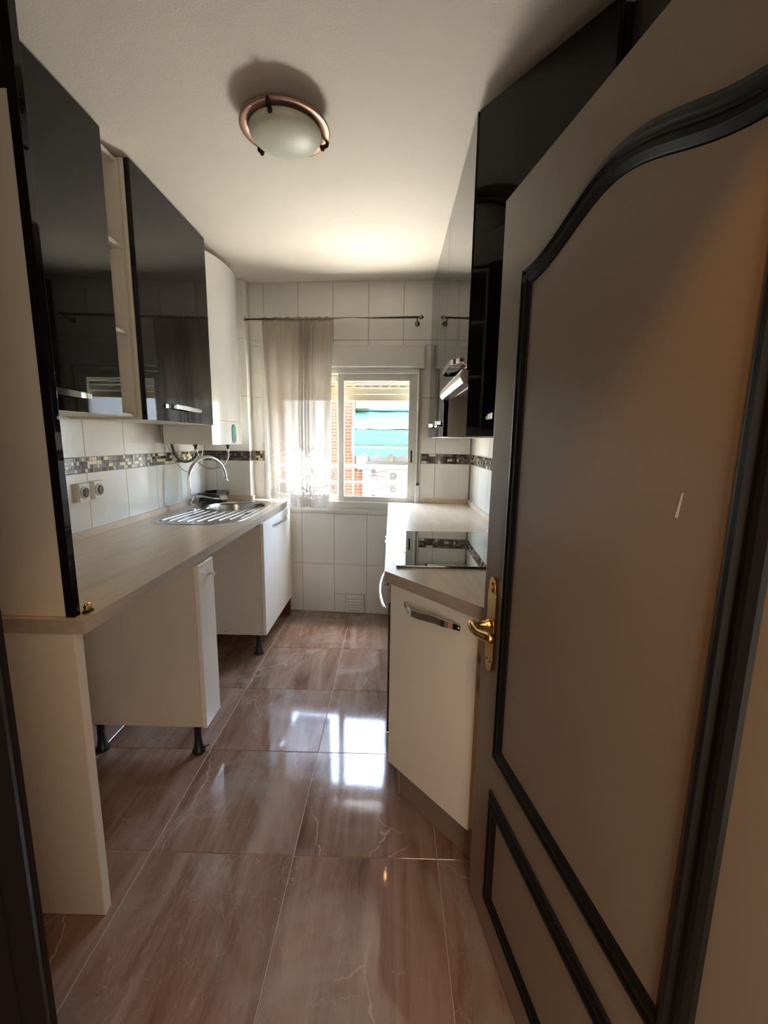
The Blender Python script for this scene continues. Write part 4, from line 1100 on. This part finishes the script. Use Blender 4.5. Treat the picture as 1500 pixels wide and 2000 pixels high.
aw = empty('awning', (0.8, 11.2, 0.9), 'green canvas awning with scalloped edge over the window opposite', 'awning')
ax0, ax1 = -1.02, 3.0
YW = 11.0
b = MB()
NW = 60
def slope_pt(i, j):
    x = ax0 + (ax1 - ax0) * i / NW; t = j / 6
    y = YA - 0.02 - (YA - YW) * t; z = 2.12 - 0.50 * t - 0.03 * math.sin(PI * t) + 0.01 * math.sin(x * 7)
    return (x, y, z)
vv = [slope_pt(i, j) for i in range(NW + 1) for j in range(7)]
ff = [(i * 7 + j, i * 7 + j + 1, (i + 1) * 7 + j + 1, (i + 1) * 7 + j) for i in range(NW) for j in range(6)]
b._add(vv, ff, smooth=True); o = b.build('canopy', M['awning'], aw); md = o.modifiers.new('t', 'SOLIDIFY'); md.thickness = 0.006
b = MB()
vv = []; 
for i in range(NW * 2 + 1):
    x = ax0 + (ax1 - ax0) * i / (NW * 2)
    for j in range(5):
        z = 1.605 - 0.415 * j / 4; vv.append((x, YW - 0.005 + 0.018 * math.sin(x * 9 + j) * j / 4, z))
ff = [(i * 5 + j, i * 5 + j + 1, (i + 1) * 5 + j + 1, (i + 1) * 5 + j) for i in range(NW * 2) for j in range(4)]
b._add(vv, ff, smooth=True); o = b.build('drop_panel', M['awning'], aw); md = o.modifiers.new('t', 'SOLIDIFY'); md.thickness = 0.005
b = MB(); vv = []
for i in range(NW * 2 + 1):
    x = ax0 + (ax1 - ax0) * i / (NW * 2); sc_ = abs(math.sin((x - ax0) * PI / 0.335))
    vv += [(x, YW - 0.02, 1.155), (x, YW - 0.02 + 0.01 * math.sin(x * 20), 1.05 - 0.11 * sc_ ** 0.7)]
ff = [(i * 2, i * 2 + 1, i * 2 + 3, i * 2 + 2) for i in range(NW * 2)]
b._add(vv, ff); o = b.build('valance', M['awning'], aw); md = o.modifiers.new('t', 'SOLIDIFY'); md.thickness = 0.004
MB().tube([(ax0, YW - 0.01, 1.17), (ax1, YW - 0.01, 1.17)], 0.022, 8).build('front_bar', M['iron'], aw)
MB().box(ax0, ax1, YA - 0.09, YA - 0.002, 2.12, 2.18, 0.01).build('head_box', M['awning'], aw)

# plant above the awning
pl = empty('potted_plant', (-0.80, YA - 0.2, 2.2), 'small leafy potted plant above the green awning', 'plant')
MB().lathe([(0.07, 0), (0.10, 0.14), (0.11, 0.15)], (-0.80, YA - 0.16, 2.185), 14).build('pot', M['pot'], pl)
b = MB(); random.seed(2)
for k in range(90):
    a = random.uniform(0, 6.28); r_ = random.uniform(0.02, 0.22); z = 2.34 + random.uniform(0, 0.3); x = -0.80 + r_ * math.cos(a); y = YA - 0.22 + r_ * 0.6 * math.sin(a)
    t_ = Vector((random.uniform(-1, 1), random.uniform(-1, 1), random.uniform(-.3, 1))).normalized() * 0.06; s_ = t_.orthogonal().normalized() * 0.02
    c_ = Vector((x, y, z)); b._add([c_ - t_, c_ + s_, c_ + t_, c_ - s_], [(0, 1, 2, 3)])
b.build('foliage', M['leaf'], pl, 'stuff')
MB().box(-0.98, -0.62, YA - 0.30, YA - 0.001, 2.181, 2.1845).build('shelf', M['iron'], pl)

# window grille with scrolls
gr = empty('window_grille', (-0.38, 3.82, 0.75), 'white wrought iron window railing with scrolls and twisted bar', 'railing')
YG = 3.80
MB().box(-1.25, 0.55, YG - 0.012, YG + 0.012, 1.115, 1.142, 0.003).build('top_rail', M['iron'], gr)
MB().box(-1.25, 0.55, YG - 0.012, YG + 0.012, 0.745, 0.765, 0.003).build('bottom_rail', M['iron'], gr)
pts = []
b = MB()
for s_ in (0, 1):
    pts = [(-1.25 + 1.8 * k / 180, YG + 0.006 * math.cos(k * 0.9 + PI * s_), 0.990 + 0.006 * math.sin(k * 0.9 + PI * s_)) for k in range(181)]
    b.tube(pts, 0.0055, 6)
b.build('twisted_bar', M['iron'], gr)
for x in (-1.245, -0.80, -0.335, 0.545):
    MB().box(x - 0.005, x + 0.005, YG - 0.0055, YG + 0.0055, 0.7655, 1.1145 if x != -0.335 else 1.70, 0.001).build('bar', M['iron'], gr)
def scroll(cx, cz, fx, fz):
    p = []
    for k in range(34):
        a = k / 33 * 2.3 * 2 * PI; r_ = 0.005 + 0.028 * (k / 33)
        p.append((cx + fx * r_ * math.cos(a), YG, cz + fz * r_ * math.sin(a)))
    ex = p[-1]; p += [(ex[0] - fx * 0.05, YG, ex[2] - fz * 0.018), (ex[0] - fx * 0.13, YG, ex[2] - fz * 0.030), (ex[0] - fx * 0.20, YG, ex[2] - fz * 0.024)]
    MB().tube(bez(p, 2), 0.0048, 6).build('scroll', M['dark_iron'], gr)
for cx in (0.015, 0.42, -0.52, -0.95):
    scroll(cx, 1.048, 1, -1); scroll(cx, 0.930, 1, 1)
    scroll(cx - 0.17, 1.085, -0.6, -0.6); scroll(cx - 0.17, 0.86, -0.6, 0.6)
